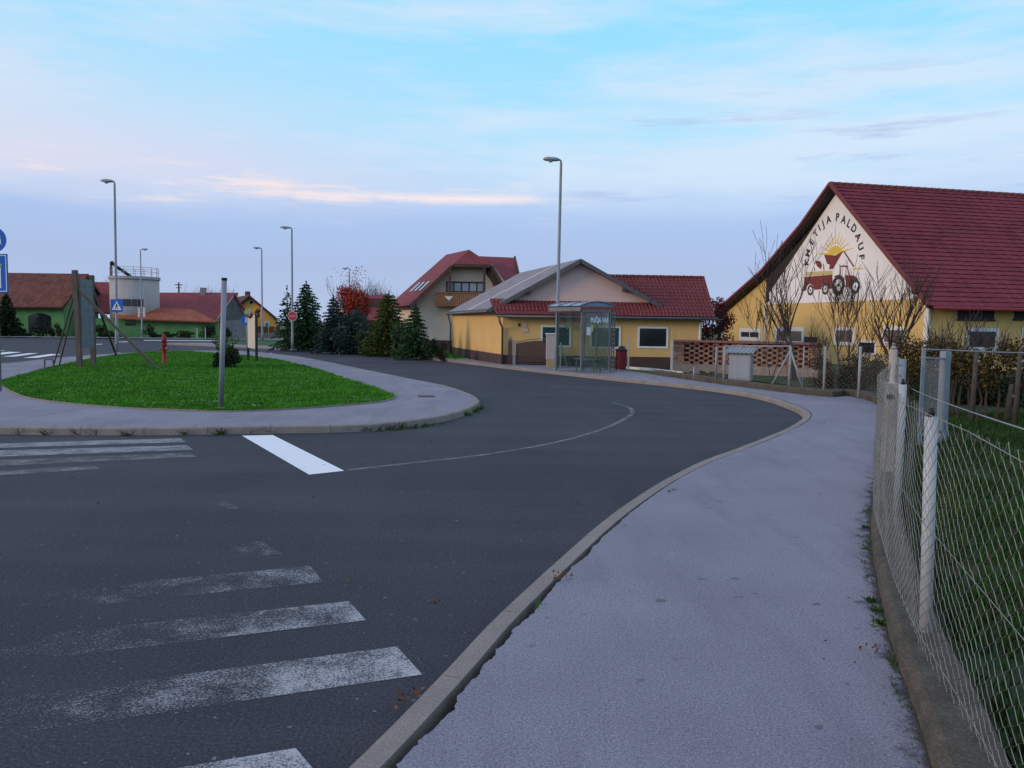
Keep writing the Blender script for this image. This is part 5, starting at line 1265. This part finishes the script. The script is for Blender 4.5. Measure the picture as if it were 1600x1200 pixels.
for i in range(n):
    for s in (-1, 1):
        c0 = wp(WL * (i + .5) / n, 0.38 + 9 * rh + 0.10); b.slab([c0 - wd_ * 0.105, c0 + wd_ * 0.105, c0 + wd_ * 0.105 + wn * s * 0.2 - Vector((0, 0, 0.075)), c0 - wd_ * 0.105 + wn * s * 0.2 - Vector((0, 0, .075))], 0, off=(0, 0, -0.03 + ru(0, .01)))
b.build('coping', mat('coping_tile', (0.22, 0.075, 0.055), (0.16, 0.06, 0.05), 8, 0.85), r)

# grey utility cabinet with a ribbed lid
p = AT(1157, 595, 27.9); p.z = 0.1
r = thing('utility_cabinet', p, 'grey utility cabinet with ribbed metal roof before the brick wall', 'cabinet')
rz = R(-28); Mz = Matrix.Rotation(rz, 3, 'Z')
b = MB(); b.box(p + Vector((0, 0, 0.46)), (0.74, 0.42, 0.9), rz); b.build('body', M_cab, r, bevel=0.01)
b = MB(); b.box(p + Mz @ Vector((0, -0.215, 0.47)), (0.66, 0.012, 0.78), rz); b.build('door', mat('cabinet_door', (0.33, 0.35, 0.41), (0.28, 0.30, 0.35), 3, 0.55, streak=0.4), r)
b = MB(); rows = []
for yv, zv in ((-0.32, 0.93), (0.30, 1.12)): rows.append([p + Mz @ Vector((-0.48 + 0.96 * i / 28, yv, zv + (0.03 if i % 4 < 2 else 0))) for i in range(29)])
b.grid(rows); b.grid([[q - Vector((0, 0, .02)) for q in r0] for r0 in rows]); b.build('lid', M_galv, r)
b = MB(); b.slab([p + Mz @ Vector(v) for v in ((-0.36, -.2, .9), (0.36, -.2, .9), (0.36, .2, .9), (-0.36, .2, .9))], 0, off=(0, 0, 0.06)); b.build('collar', M_cab, r)

# ------------------------------------------------------------------ fences
def chain_mesh(b, line, zb, zt, p, rad, jit=0.0, sides=3, wave=0.0, ends=0.0, dz=None):
    """chain link: interlocking zigzag wires standing along a ground line"""
    L = resample(line, p); n = len(L) - 1; H = zt - zb; dz = dz or p; rows = int(H / dz)
    for k in range(n - 1):
        par = k % 2; pts = []
        for j in range(rows + 1):
            i = k + ((j + par) % 2); q = L[i]; z = zb + dz * j
            if j == rows: z += ends * (0.5 + rnd())
            t_ = (L[i + 1 if i < n else i] - L[i - 1 if i > 0 else 0]).normalized(); nn = Vector((t_.y, -t_.x, 0))
            o = wave * noise.noise(Vector((q.x * 1.3, q.y * 1.3, z * 2.2))) + rad * (1 if (j + k) % 2 else -1)
            sg = wave * 0.6 * noise.noise(Vector((q.x * 1.1 + 9, q.y * 1.1, z * 1.7)))
            pts.append(Vector((q.x, q.y, z + sg * (j / rows))) + nn * o + t_ * (jit * ru(-1, 1)) + Vector((0, 0, jit * ru(-1, 1))))
        rows_v = []
        for m_, q in enumerate(pts):
            d_ = (pts[min(m_ + 1, len(pts) - 1)] - pts[max(0, m_ - 1)]).normalized()
            x = d_.orthogonal().normalized(); y = d_.cross(x)
            rows_v.append([q + (x * math.cos(a * 2 * math.pi / sides) + y * math.sin(a * 2 * math.pi / sides)) * rad for a in range(sides)])
        b.grid(rows_v, closed=True)
fl = offset(wl, 0.15)
nl_ = smooth_line([Vector((x, y, 0)) for x, y in ((1.36, 1.25), (1.86, 2.99), (2.235, 4.4), (2.69, 5.7), (3.33, 7.4), (3.68, 8.2), (4.40, 9.6), (5.03, 10.9))], 8)
near = resample(nl_, 0.05)
fl = nl_ + [p for p in fl if p.y > 11.2]
def on_fence(y, line=None):
    for a, c in zip(fl, fl[1:]):
        if a.y <= y <= c.y and c.y > a.y: return a.lerp(c, (y - a.y) / (c.y - a.y))
    return fl[-1]
p0 = on_fence(4.4)
nf = thing('wire_fence', Z(p0, 0.23), 'near chain-link fence with sagging wire mesh on tubular white posts along the pavement', 'fence')
b = MB(); chain_mesh(b, near, 0.22, 1.47, 0.062, 0.0018, 0.004, 3, 0.03, 0.025, 0.037); b.build('wire_mesh', M_wire, nf, recalc=False)
for (yb, ht, m_, rr_, lean_) in ((4.4, 1.43, M_whitepost, 0.033, -0.03), (7.45, 1.40, M_whitepost, 0.033, 0.0)):
    q = on_fence(yb); q = Vector((AT(1409, 640, 7.5).x, 7.5, 0)) if yb > 4.5 else Z(G(1438, 985, 0.24), 0) + Vector((0.03, 0, 0))
    b = MB(); b.tube([Z(q, 0.2), Z(q, ht) + Vector((lean_, 0, 0))], rr_, 14); po_ = b.build('post', m_, nf, True)
    b = MB(); b.tube([Z(q, ht) + Vector((lean_, 0, 0)), Z(q, ht + 0.05) + Vector((lean_, 0, 0))], [0.02, 0.012], 8); b.build('post_cap', M_black, po_, True)
q = on_fence(9.6); b = MB(); b.box((q.x + .05, q.y, 0.75), (0.12, 0.12, 1.06)); po_ = b.build('stub_post', M_warmpost, nf, bevel=0.01)
b = MB(); b.box((q.x + .0, q.y - .07, 1.12), (0.05, 0.03, 0.05)); b.box((q.x + .04, q.y - .07, 1.12), (0.05, 0.03, 0.05)); b.build('bracket', M_black, po_)
b = MB(); A_, B_ = AT(1424, 607.5, 9.45), AT(1600, 665, 2.93); B2 = B_ + (B_ - A_) * 0.3
b.tube([A_.lerp(B2, i / 10) - Vector((0, 0, 0.02 * math.sin(math.pi * i / 10))) for i in range(11)], 0.0032, 6); b.build('tension_wire', M_galv, nf, True)
b = MB(); b.tube([Z(on_fence(y), z) + Vector((-.004, 0, 0)) for y, z in ((1.4, 0.80), (2.93, 0.83), (4.4, 0.88), (7.4, 0.84), (10.8, 0.84))], 0.0022, 5)
for zz in (1.44, 0.26): b.tube([Z(on_fence(y), zz + 0.02 * math.sin(y * 2)) for y in (1.4, 2.2, 2.93, 3.6, 4.4, 5.4, 6.4, 7.4, 9, 10.8)], 0.0024, 5)
b.build('tension_wire', M_wire, nf, True)
# stretch of fence beyond, round the bend
far_line = [Z(p, 0) for p in resample(fl, 0.06) if p.y > 11.2 and (p.y < 27 or p.x > 7.5)]
ff = thing('wire_fence', Z(on_fence(18), 0.25), 'far chain-link fence on slim grey posts curving round the pavement bend', 'fence')
b = MB(); chain_mesh(b, far_line[:-6], 0.28, 1.38, 0.065, 0.0022, 0.0, 3, 0.01); b.build('wire_mesh', M_wire, ff, recalc=False)
for px, by, m_, rr_ in ((1084, 591, M_galv, 0.03), (1118, 592, M_galv, 0.03), (1131, 593.5, M_fencepost, 0.045), (1233, 604, M_fencepost, 0.04), (1254, 607, M_galv, 0.018), (1287, 610, M_fencepost, 0.036), (1341.5, 617, M_fencepost, 0.036)):
    g = G(px, by, 0.26); top = AT(px, 541 if px > 1100 else 573, g.y).z
    b = MB(); b.tube([Z(g, 0.2), Z(g, top)], rr_, 10); b.build('post', m_, ff, True)
g = G(1233, 604, 0.26); tp = Z(g, AT(1233, 547, g.y).z)
for q in (G(1206, 602, 0.26), G(1254, 606.5, 0.24)):
    b = MB(); b.tube([tp, q], 0.03, 8); b.build('brace', M_fencepost, ff, True)
g = on_fence(18.2); q = G(1374, 622, 0.26); b = MB(); b.tube([Z(g, 1.25), q], 0.025, 8); b.build('brace', M_galv, ff, True)
b = MB(); a, e = G(1131, 593.5, 0.26), G(1233, 604, 0.26); b.tube([Z(a, AT(1131, 541, a.y).z), Z(e, AT(1233, 541, e.y).z)], 0.022, 8); b.build('top_rail', M_fencepost, ff, True)
b = MB()
pts = [Z(G(px, by, .26), AT(px, 541, G(px, by, .26).y).z) for px, by in ((1233, 604), (1287, 610), (1341.5, 617), (1385, 626))]
b.tube(pts, 0.006, 5); b.build('top_wire', M_black, ff, True)

# garden gate with its posts
gq = Vector((AT(1393.5, 600, 11.1).x, 11.1, 0.2))
r = thing('garden_gate', gq, 'pale blue garden gate of fine wire mesh standing open behind the fence', 'gate')
b = MB(); tz = AT(1393, 546, 11.1).z; b.tube([gq, Z(gq, tz)], 0.052, 14); gp2 = b.build('gate_post', M_warmpost, r, True)
b = MB()
for zz in (1.28, 1.42): b.box((gq.x + .07, gq.y - .03, zz), (0.06, 0.06, 0.035))
b.lathe(Z(gq, tz), [(0.035, 0), (0.045, 0.02), (0.02, 0.05)], 8); b.build('hinge', M_galv, gp2)
q2 = Vector((AT(1409, 600, 12.2).x, 12.2, 0.1)); b = MB(); b.tube([q2, Z(q2, AT(1409, 561, 12.2).z)], 0.05, 12); b.build('gate_post', M_bluepost, r, True)
A_, B_ = Vector((AT(1439, 640, 12.4).x, 12.4, 0.15)), Vector((AT(1473, 640, 13.0).x, 13.0, 0.15))
tA, tB = AT(1441, 546, 12.4).z, AT(1476, 549, 13.0).z
b = MB(); b.bar(A_, Z(A_, tA), 0.045); b.bar(Z(A_, tA - .12), Z(B_, tB - .12), 0.03); b.bar(Z(A_, 0.3), Z(B_, 0.3), 0.03); lf = b.build('leaf', M_bluepost, r)
b = MB(); chain_mesh(b, [A_.lerp(B_, i / 40) for i in range(41)], 0.3, tA - 0.14, 0.03, 0.0028, 0, 3); b.build('leaf_mesh', M_bluepost, lf, recalc=False)
b = MB(); b.box((B_.x, B_.y, (0.1 + tB) / 2), (0.12, 0.12, tB - 0.1), R(20)); b.build('gate_post', M_bluepost, r, bevel=0.008)
# rail and vines: hedge trained on posts
Hh = [AT(1400, 560, 20.5), AT(1462, 560, 18.2), AT(1520, 560, 16.8), AT(1640, 560, 16.2), AT(1760, 560, 15.8)]
hl_ = smooth_line([Z(p, 0) for p in Hh], 8)
hd = thing('hedge', Z(hl_[0], 0.1), 'yellow-brown autumn hedge trained on posts behind the garden gate', 'hedge')
b = MB()
for k in range(130):
    q = hl_[min(len(hl_) - 2, int((k + rnd()) / 130 * (len(hl_) - 1)))].lerp(hl_[-1], 0) ; f = (k + rnd()) / 130 * (len(hl_) - 1); i = min(len(hl_) - 2, int(f)); q = hl_[i].lerp(hl_[i + 1], f - i)
    c = Z(q, ru(0.85, 1.55)) + Vector((ru(-.2, .2), ru(-.3, .3), 0)); cards(b, c, 75, 0.34, 0.3, 0.26, 0.075)
b.build('foliage', M_hedge, hd, recalc=False)
b = MB()
for k in range(240):
    f = rnd() * (len(hl_) - 1); i = min(len(hl_) - 2, int(f)); q = hl_[i].lerp(hl_[i + 1], f - i); z0 = ru(1.2, 1.6); d_ = Vector((ru(-.3, .3), ru(-.2, .2), ru(0.2, 0.55)))
    b.tube([Z(q, z0), Z(q, z0) + d_ * 0.5 + Vector((ru(-.04, .04), 0, 0)), Z(q, z0) + d_], [0.006, 0.005, 0.003], 3, caps=False)
for k in range(26):
    q = hl_[int(k / 26 * (len(hl_) - 1))]; b.tube([Z(q, 0.1), Z(q, 0.5) + Vector((ru(-.08, .08), 0, 0)), Z(q, 1.0) + Vector((ru(-.1, .1), 0, 0))], [0.03, 0.022, 0.015], 5)
b.build('stems', M_twig, hd, recalc=False)
for px, Y, lab, m_, w_ in ((1519, 15.6, 'weathered grey-brown post in front of the hedge, nearest the gate', M_wood, 0.10), (1576, 16.0, 'leaning brown post of the hedge pair, the shorter one', M_wood, 0.10), (1587, 15.4, 'grey post of the hedge pair, the taller one', M_warmpost, 0.10)):
    q = AT(px, 640, Y); q = Z(q, 0.1); tz = AT(px, 545 if px != 1576 else 600, Y).z
    t_ = thing('hedge_post', q, lab, 'post', 'posts supporting the hedge')
    b = MB(); b.tube([q, Z(q, (0.1 + tz) / 2) + Vector((0.01, 0, 0)), Z(q, tz) + Vector((0.03, 0, 0))], [w_ / 2, w_ / 2.2, w_ / 2.5], 9); b.build('shaft', M_bark, t_, True)
    b = MB(); b.tube([Z(q, tz - 0.25) + Vector((0.03, -0.07, 0)), Z(q, tz - 0.22) + Vector((0.03, -0.09, 0))], 0.02, 6); b.build('staple', M_galv, t_)
b = MB(); a, e = AT(1440, 545.5, 13.2), AT(1660, 553, 14.6); b.tube([a, a.lerp(e, .5) - Vector((0, 0, .01)), e], 0.012, 7)
tag(b.build('fence_rail', M_fencepost), 'thin pale rail running level before the hedge from the garden gate', 'rail')
# shrubs and fruit trees between fence and barn
for k, (px, Y, ty, rx, n_, m_, lab) in enumerate([
    (1300, 25.5, 548, 0.95, 2600, M_brownleaf, 'brown thicket behind the far fence, left of the low barn window'), (1350, 24.5, 546, 0.95, 2600, M_brownleaf, 'brown thicket behind the far fence under the low barn window'),
    (1392, 23.0, 545, 0.95, 2600, M_brownleaf, 'brown thicket at the foot of the thick fruit tree'), (1445, 21.5, 560, 1.1, 2600, M_bush, 'dark low bush behind the garden gate'),
    (1500, 20.5, 575, 1.1, 2800, M_bush, 'dark low bush behind the hedge, left of the two posts'), (1560, 20.0, 575, 1.2, 2800, M_bush, 'dark low bush behind the hedge post pair'), (1630, 19.5, 575, 1.2, 2800, M_bush, 'dark low bush at the far end of the hedge')]):
    p = AT(px, 600, Y); p.z = 0.08; bushy(p, max(0.6, tree_h(p, ty)), rx, 0.6, n_, m_, lab, 'shrub', 0.075, 'shrub', 'shrubs behind the wire fence', 12)
for (px, Y, ty, sp_, st_, r0, fk, lab, sd_, kd) in [
    (1241, 28.5, 346, 0.85, 1, 0.13, 0.36, 'tall bare fruit tree with straight trunk by the double barn window', 101, (4, 5)),
    (1318, 29.0, 400, 0.75, 2, 0.065, 0.32, 'bare fruit tree with several slim stems below the painted tractor', 102, (3, 4)),
    (1393, 26.5, 360, 0.75, 1, 0.14, 0.26, 'bare fruit tree with thick dark trunk near the barn corner', 103, (4, 5)),
    (1205, 30.5, 440, 0.6, 2, 0.03, 0.35, 'thin bare sapling before the lean-to end of the barn', 104, (3, 4)),
    (1352, 27.5, 480, 0.7, 3, 0.03, 0.35, 'low twiggy bare bush by the low barn window', 105, (2, 2)),
    (1285, 27.0, 495, 0.7, 3, 0.03, 0.35, 'low twiggy bare bush between the two slender fruit trees', 106, (2, 2)),
    (1478, 22.5, 478, 0.7, 2, 0.02, 0.4, 'bare twiggy sapling rising over the hedge by the barn corner', 107, (2, 3)),
    (1560, 21.0, 500, 0.8, 2, 0.018, 0.4, 'bare twiggy sapling over the hedge under the barn vents', 108, (2, 3))]:
    p = AT(px, 600, Y); p.z = 0.08
    bare_tree(p, tree_h(p, ty), sp_, lab, 'fruit_tree', st_, r0, fk, 3, 'tree', 'bare trees in front of the barn', 1.25, seed=sd_, kids=kd)

# ------------------------------------------------------------------ farm across the main road
random.seed(77)
def P_(px, py, Y): return AT(px, py, Y)
pb = P_(60, 527, 84); pb.z = 0
fa = thing('green_farmhouse', pb, 'long green farmhouse with mottled brown tile roof across the road', 'house')
x0, x1 = P_(-160, 500, 84).x, P_(100, 500, 84).x; ze = P_(60, 479, 84).z
b = MB(); b.slab([(x0, 84, 0), (x1, 84, 0), (x1, 84, ze + .3), (x0, 84, ze + .3)], 0, off=(0, 0.3, 0)); b.slab([(x1, 84.3, 0), (x1, 91, 0), (x1, 91, ze + 1.6), (x1, 88.5, P_(113, 429, 88.5).z), (x1, 84.3, ze)], 0, off=(-.3, 0, 0)); b.build('wall', M_green, fa)
r0, r1 = P_(-160, 424, 88.5), Vector((x1 + .3, 88.5, P_(114, 427.5, 88.5).z)); e0, e1 = P_(-160, 478, 83.3), Vector((x1 + .3, 83.3, P_(100, 480, 83.3).z))
b = MB(); b.slab([r0, r1, e1, e0], 0.2); b.slab([r0, r1, r1 + Vector((0, 5, -4)), r0 + Vector((0, 5, -4))], 0.2); b.build('roof', M_tile_far, fa)
def fwin(par, Y, x0, y0, x1, y1, gm=M_glassdark, arch=False, m=M_darkwood):
    a, c = P_(x0, y0, Y), P_(x1, y1, Y); zt, zb = a.z, c.z; b = MB(); pts = [(a.x, Y - .03, zb), (c.x, Y - .03, zb), (c.x, Y - .03, zt)]
    if arch: pts += [(a.x + (c.x - a.x) * f, Y - .03, zt + 0.35 * math.sin(math.pi * f)) for f in (0.8, 0.6, 0.4, 0.2)]
    pts.append((a.x, Y - .03, zt)); b.slab(pts, 0, off=(0, .028, 0)); b.build('window', gm, par)
fwin(fa, 84, 44, 494, 80, 520, arch=True); fwin(fa, 84, -10, 491, 14, 510)
pb = P_(250, 527, 90); pb.z = 0
fb = thing('green_longhouse', pb, 'long low green farm building with maroon roof and grey gable end', 'house')
Yb = 85.0
x0, x1 = P_(120, 500, Yb).x, P_(340, 500, Yb).x; b = MB(); b.slab([(x0, Yb, 0), (x1, Yb, 0), (x1, Yb, P_(300, 499, Yb).z), (x0, Yb, P_(300, 499, Yb).z)], 0, off=(0, .3, 0)); b.build('wall', M_green, fb)
A0, A1, A2, A3 = P_(178, 479, 87.5), P_(300, 483, 87.5), P_(342, 503, 84.2), P_(178, 497, 84.2)
b = MB(); b.slab([A0, A1, A2, A3], 0.15); b.build('lean_to_roof', M_tile_rust, fb)
B0, B1, B2_, B3 = P_(180, 457, 94), P_(357, 457, 94), P_(338, 502, 86.5), P_(180, 500, 86.5)
B1 = B1 + Vector((1.1, 0, 0)); B2_ = B2_ + Vector((0.7, 0, 0))
b = MB(); b.slab([B0, B1, B2_, B3], 0.2); b.build('roof', M_tile_far2, fb)
b = MB(); g0 = P_(338, 500, 86.6); g1 = P_(386, 497, 91.5); ga = P_(358, 459, 93.4)
gw = [Z(g0, 0), Z(g1, 0), Z(g1, g1.z - .1), Vector(((g0.x + g1.x) / 2 + .2, (g0.y + g1.y) / 2, P_(359, 462, 89).z)), Z(g0, g0.z - .1)]
b.slab(gw, 0, off=(-.2, .3, 0)); b.build('gable', M_grey, fb)
gm_ = gw[3]; off_ = Vector((0.06, -0.08, 0))
b = MB(); b.slab([Z(g0, g0.z - .1) + off_, Z(g1, g1.z - .1) + off_, gm_ + off_], 0, off=(-.02, .03, 0)); gb_ = b.build('gable_boards', mat('dark_boards', (0.10, 0.095, 0.10), (0.15, 0.14, 0.15), 1.2, 0.9, streak=0.5), fb)
b = MB(); b.bar(gm_ + off_ * 2 + Vector((0, 0, .12)), Z(g1, g1.z - .1) + off_ * 2 + Vector((.2, 0, .1)), 0.1, 0.22); b.build('bargeboard', M_tile_far2, gb_)
b = MB(); q = P_(317.5, 455, 93.5); b.box(q + Vector((0, 0, -0.1)), (0.55, 0.5, 1.0)); b.build('chimney', M_grey, fb)
C0, C1, C2, C3 = P_(120, 440, 93), P_(176, 441, 93), P_(176, 489, 88), P_(120, 486, 88)
b = MB(); b.slab([C0, C1, C2, C3], 0.2); b.build('upper_roof', M_tile_far2, fb)
for a in ((196, 503, 212, 509), (320, 508, 336, 524)): fwin(fb, Yb, *a)
pb = P_(212, 527, 87.6); pb.z = 0; rad = 35.5 / F * 87.6; zt = P_(212, 433, 87.6).z
si = thing('silo', pb, 'round pale concrete tank with railing on top rising over the farm roofs', 'silo')
b = MB(); b.lathe(pb, [(rad, 0), (rad, zt - .12)], 40); b.build('tank', M_conc, si, True)
b = MB(); b.lathe(pb, [(rad + .06, zt - .3), (rad + .12, zt - .28), (rad + .12, zt), (rad - .1, zt)], 40); b.build('rim', M_conc, si)
b = MB()
for k in range(16):
    a = k * 2 * math.pi / 16; q = pb + Vector((math.cos(a) * rad * .97, math.sin(a) * rad * .97, 0)); b.tube([Z(q, zt), Z(q, zt + 0.95)], 0.028, 5)
for zz in (0.5, 0.95): b.tube([pb + Vector((math.cos(k * math.pi / 20) * rad * .97, math.sin(k * math.pi / 20) * rad * .97, zt + zz)) for k in range(41)], 0.022, 5)
b.build('railing', M_galv, si)
b = MB()
for k in range(5):
    a = math.pi * 1.5 + (k - 1.3) * 0.24; q = pb + Vector((math.cos(a), math.sin(a), 0)) * (rad + .02); b.box(Z(q, P_(212, 473, 86).z), (0.52, 0.06, 0.7), a + math.pi / 2)
b.build('window_band', M_glassdark, si)
b = MB(); q = P_(173.5, 409, 86.5); b.tube([Z(q, 0.5), Z(q, q.z)], 0.13, 8); b.tube([q, P_(184, 418, 87), P_(205, 432.5, 87.3)], 0.16, 8); b.build('pipe', M_black, si, True)
# orange house
Yo = 98.0
pb = P_(395, 530, Yo); pb.z = 0
oh = thing('orange_house', pb, 'orange gabled house with round attic window behind the information board', 'house')
ax_, e0, e1 = P_(392, 461, Yo), P_(349, 498, Yo), P_(435, 497, Yo)
b = MB(); b.slab([(e0.x + .3, Yo, 0), (e1.x - .25, Yo, 0), (e1.x - .25, Yo, e1.z), (ax_.x, Yo, ax_.z - .2), (e0.x + .3, Yo, e0.z)], 0, off=(-4.4, 8, 0)); b.build('wall', M_orange, oh)
for e in (e0, e1):
    b = MB(); f_ = Vector((0, -.5, 0)); b.slab([ax_ + f_, e + f_ + (e - ax_) * .03, e + (e - ax_) * .03 + Vector((-4.6, 8.5, 0)), ax_ + Vector((-4.6, 8.5, 0))], 0.22); b.build('roof', mat('dark_tiles', (0.085, 0.035, 0.032), (0.06, 0.03, 0.03), 4, 0.85), oh)
def fo(u, z, o): return Vector((u, Yo - o, z))
window(oh, fo, frect(413, 502, 421.5, 512, Yo), nY, 0.12, M_glassdark, sash=2)
q = P_(392.7, 472.5, Yo); b = MB(); disc(b, q, 0.24, -0.02, 0.02); rw = b.build('round_window', M_glassdark, oh); b = MB(); b.tube([q + Vector((0.26 * math.cos(k * .524), -.03, 0.26 * math.sin(k * .524))) for k in range(13)], 0.04, 5); b.build('round_frame', M_trim, rw)
b = MB(); q = P_(387, 463, Yo + 3); b.box(q, (0.5, 0.5, 1.2)); b.build('chimney', M_tile_far2, oh)
q0, q1 = P_(400, 525, 91), P_(438, 525, 91)
r = thing('picket_fence', Z(q0, 0), 'low brown picket fence on a pale wall before the orange house', 'fence')
b = MB(); n = 34
for k in range(n):
    if k % 9 == 8: continue
    b.box((q0.x + (q1.x - q0.x) * (k + .5) / n, 91, 0.95), (0.065, 0.03, 0.75))
b.build('pickets', M_darkwood, r)
b = MB(); b.box(((q0.x + q1.x) / 2, 91, 0.28), (q1.x - q0.x + .1, 0.25, 0.55)); b.build('base_wall', M_kerb, r)
# planting before the farm
conifer(Vector((P_(12, 527, 80.5).x, 80.5, 0.05)), P_(12, 459, 80.5).z, 1.5, M_bush, 'dark pointed conifer before the green farmhouse', size=0.24, group='shrubs along the farm walls', shape=0.7, dens=1.1)
for px, Y, ty, rx, lab in ((68, 81, 491, 1.05, 'dark round bush before the arched farmhouse window'), (90, 81, 505, 0.75, 'small dark bush between the arched window and the billboard'), (40, 81.5, 512, 0.6, 'small dark bush at the foot of the pointed conifer'),
    (157, 82.5, 508, 1.3, 'low dark hedge clump just beyond the billboard'), (173, 82.5, 516, 0.9, 'low dark hedge clump beside the crossing sign'), (236, 83, 506, 0.8, 'dark shrub on the green wall near the silo lamp'), (262, 83.2, 517, 1.2, 'low flowering dark shrub along the green wall middle'), (290, 83.2, 515, 1.1, 'low dark shrub under the maroon roof'), (322, 83.2, 503, 0.9, 'taller dark shrub where the green wall ends'), (352, 84, 505, 0.6, 'slim dark shrub before the grey gable end')):
    p = P_(px, 527, Y); p.z = 0.05; bushy(p, tree_h(p, ty), rx, 0.7, 700, M_bush, lab, 'farm_shrub', 0.17, 'shrub', 'shrubs along the farm walls', 9)
for px in (308, 321):
    g = P_(px, 528, 82); g.z = 0.08; r = thing('garden_stake', g, 'pale stake before the green wall, nearer the silo' if px == 308 else 'pale stake before the green wall, nearer the grey gable', 'stake', 'stakes before the green wall'); b = MB(); b.bar(g, Z(g, P_(px, 512, 82).z), 0.07); b.build('shaft', M_whitepost, r)
q = P_(279.5, 458, 112); r = thing('utility_pole', Z(q, 0), 'far wooden utility pole with crossarm above the maroon roof', 'utility pole')
zt = P_(279.5, 441, 112).z; b = MB(); b.tube([Z(q, 0), Z(q, zt)], [0.16, 0.10], 8); b.build('pole', M_bark, r)
b = MB(); b.bar(Z(q, zt - .35) + Vector((-.5, 0, 0)), Z(q, zt - .35) + Vector((.5, 0, 0)), 0.12); b.bar(Z(q, zt - .75) + Vector((-.35, 0, 0)), Z(q, zt - .75) + Vector((.35, 0, 0)), 0.10); b.build('crossarm', M_bark, r)

# ------------------------------------------------------------------ weeds, leaves, moss
random.seed(303)
def tuft(b, p, n, h, spread, wd=0.006):
    for _ in range(n):
        a = rnd() * 6.283; q = p + Vector((math.cos(a), math.sin(a), 0)) * spread * rnd() * 0.5; e = q + Vector((ru(-1, 1) * spread, ru(-1, 1) * spread, h * ru(0.4, 1))); w_ = Vector((math.cos(a + 1.57), math.sin(a + 1.57), 0)) * wd
        b.face([q - w_, q + w_, e])
b = MB()
for px, py in ((35, 678), (75, 679), (125, 679), (150, 679), (197, 680), (290, 679), (345, 679), (395, 677), (425, 676), (575, 673), (590, 672), (603, 671), (615, 670), (625, 669), (730, 649), (742, 644), (748, 640)):
    p = G(px, py, 0.0); tuft(b, p, 42, 0.16, 0.20, 0.013)
for px in range(560, 752, 6):
    for c_ in range(2):
        q = il[min(range(len(il)), key=lambda i: (il[i] - G(px, 668, 0)).length)]; tuft(b, q + Vector((ru(-.2, .2), ru(-.2, .0), 0)), 5, 0.08, 0.09, 0.008)
for px, py in ((842, 946), (838, 950), (1046, 770), (1052, 767)): tuft(b, G(px, py, 0.11), 16, 0.05, 0.05, 0.004)
stuff(b.build('weeds', M_weed, recalc=False), 'green weed tufts growing along the kerb joints', 'weeds')
b = MB()
for p in resample(wl, 0.035):
    if p.y > 12 or p.y < 1.5: continue
    k = noise.noise(Vector((p.x * 1.6, p.y * 1.6, 3))); 
    if k < -0.05: continue
    q = offset([p, p + Vector((0.01, 0.03, 0))], -0.03)[0]; tuft(b, Z(q, 0.118) + Vector((ru(-.04, .02), ru(-.03, .03), 0)), int(2 + 9 * k), 0.018 + 0.035 * k, 0.03, 0.005)
for px, py, n_ in ((1360, 940, 60), (1368, 955, 60), (1352, 825, 30), (1376, 975, 50), (1400, 1040, 20)):
    tuft(b, G(px, py, 0.118), n_, 0.045, 0.06, 0.008)
stuff(b.build('moss', M_weed, recalc=False), 'moss and low weeds at the foot of the garden wall', 'moss')
b = MB()
for px, py, n_, s in ((655, 1095, 46, 0.07), (882, 905, 26, 0.05), (1355, 1015, 6, 0.03), (1350, 880, 6, 0.03), (900, 787, 5, 0.05), (678, 951, 5, 0.03), (1380, 1020, 8, 0.03)):
    c = G(px, py, 0.05 if px < 700 else (0.125 if px in (882, 1355, 1350, 1380) else 0.004))
    for _ in range(n_): leaf(b, c + Vector((ru(-1, 1) * s * 1.6, ru(-1, 1) * s * 1.2, ru(0, 0.05))), 0.03 * ru(0.5, 1.1))
for _ in range(70):
    p = wl[random.randint(0, len(wl) - 1)]; 
    if p.y < 14: leaf(b, Z(p, 0.127) + Vector((-abs(random.gauss(0, .18)), ru(-.3, .3), 0)), 0.022 * ru(0.5, 1.2), 0, Vector((ru(-1, 1), ru(-1, 1), 0.1)))
for _ in range(90):
    c = Vector((ru(-6, 4), ru(3.5, 22), 0.006))
    if c.x < 0.25 * c.y - 1.2: leaf(b, c, 0.03 * ru(0.5, 1.1), 0, Vector((ru(-1, 1), ru(-1, 1), 0.1)))
stuff(b.build('leaf_litter', M_dry, recalc=False), 'brown dry leaves scattered by the kerb and on the asphalt', 'leaf litter')
# fallen stones along the far fence foot
b = MB()
for _ in range(60):
    g = G(ru(1068, 1128), ru(582, 593), 0.1); s = ru(0.04, 0.14); b.box(g + Vector((0, 0, s * .3)), (s * ru(.7, 1.4), s, s * .7), ru(0, 3))
stuff(b.build('rubble', M_wallbase), 'loose stones and soil heap under the openwork brick wall', 'rubble')
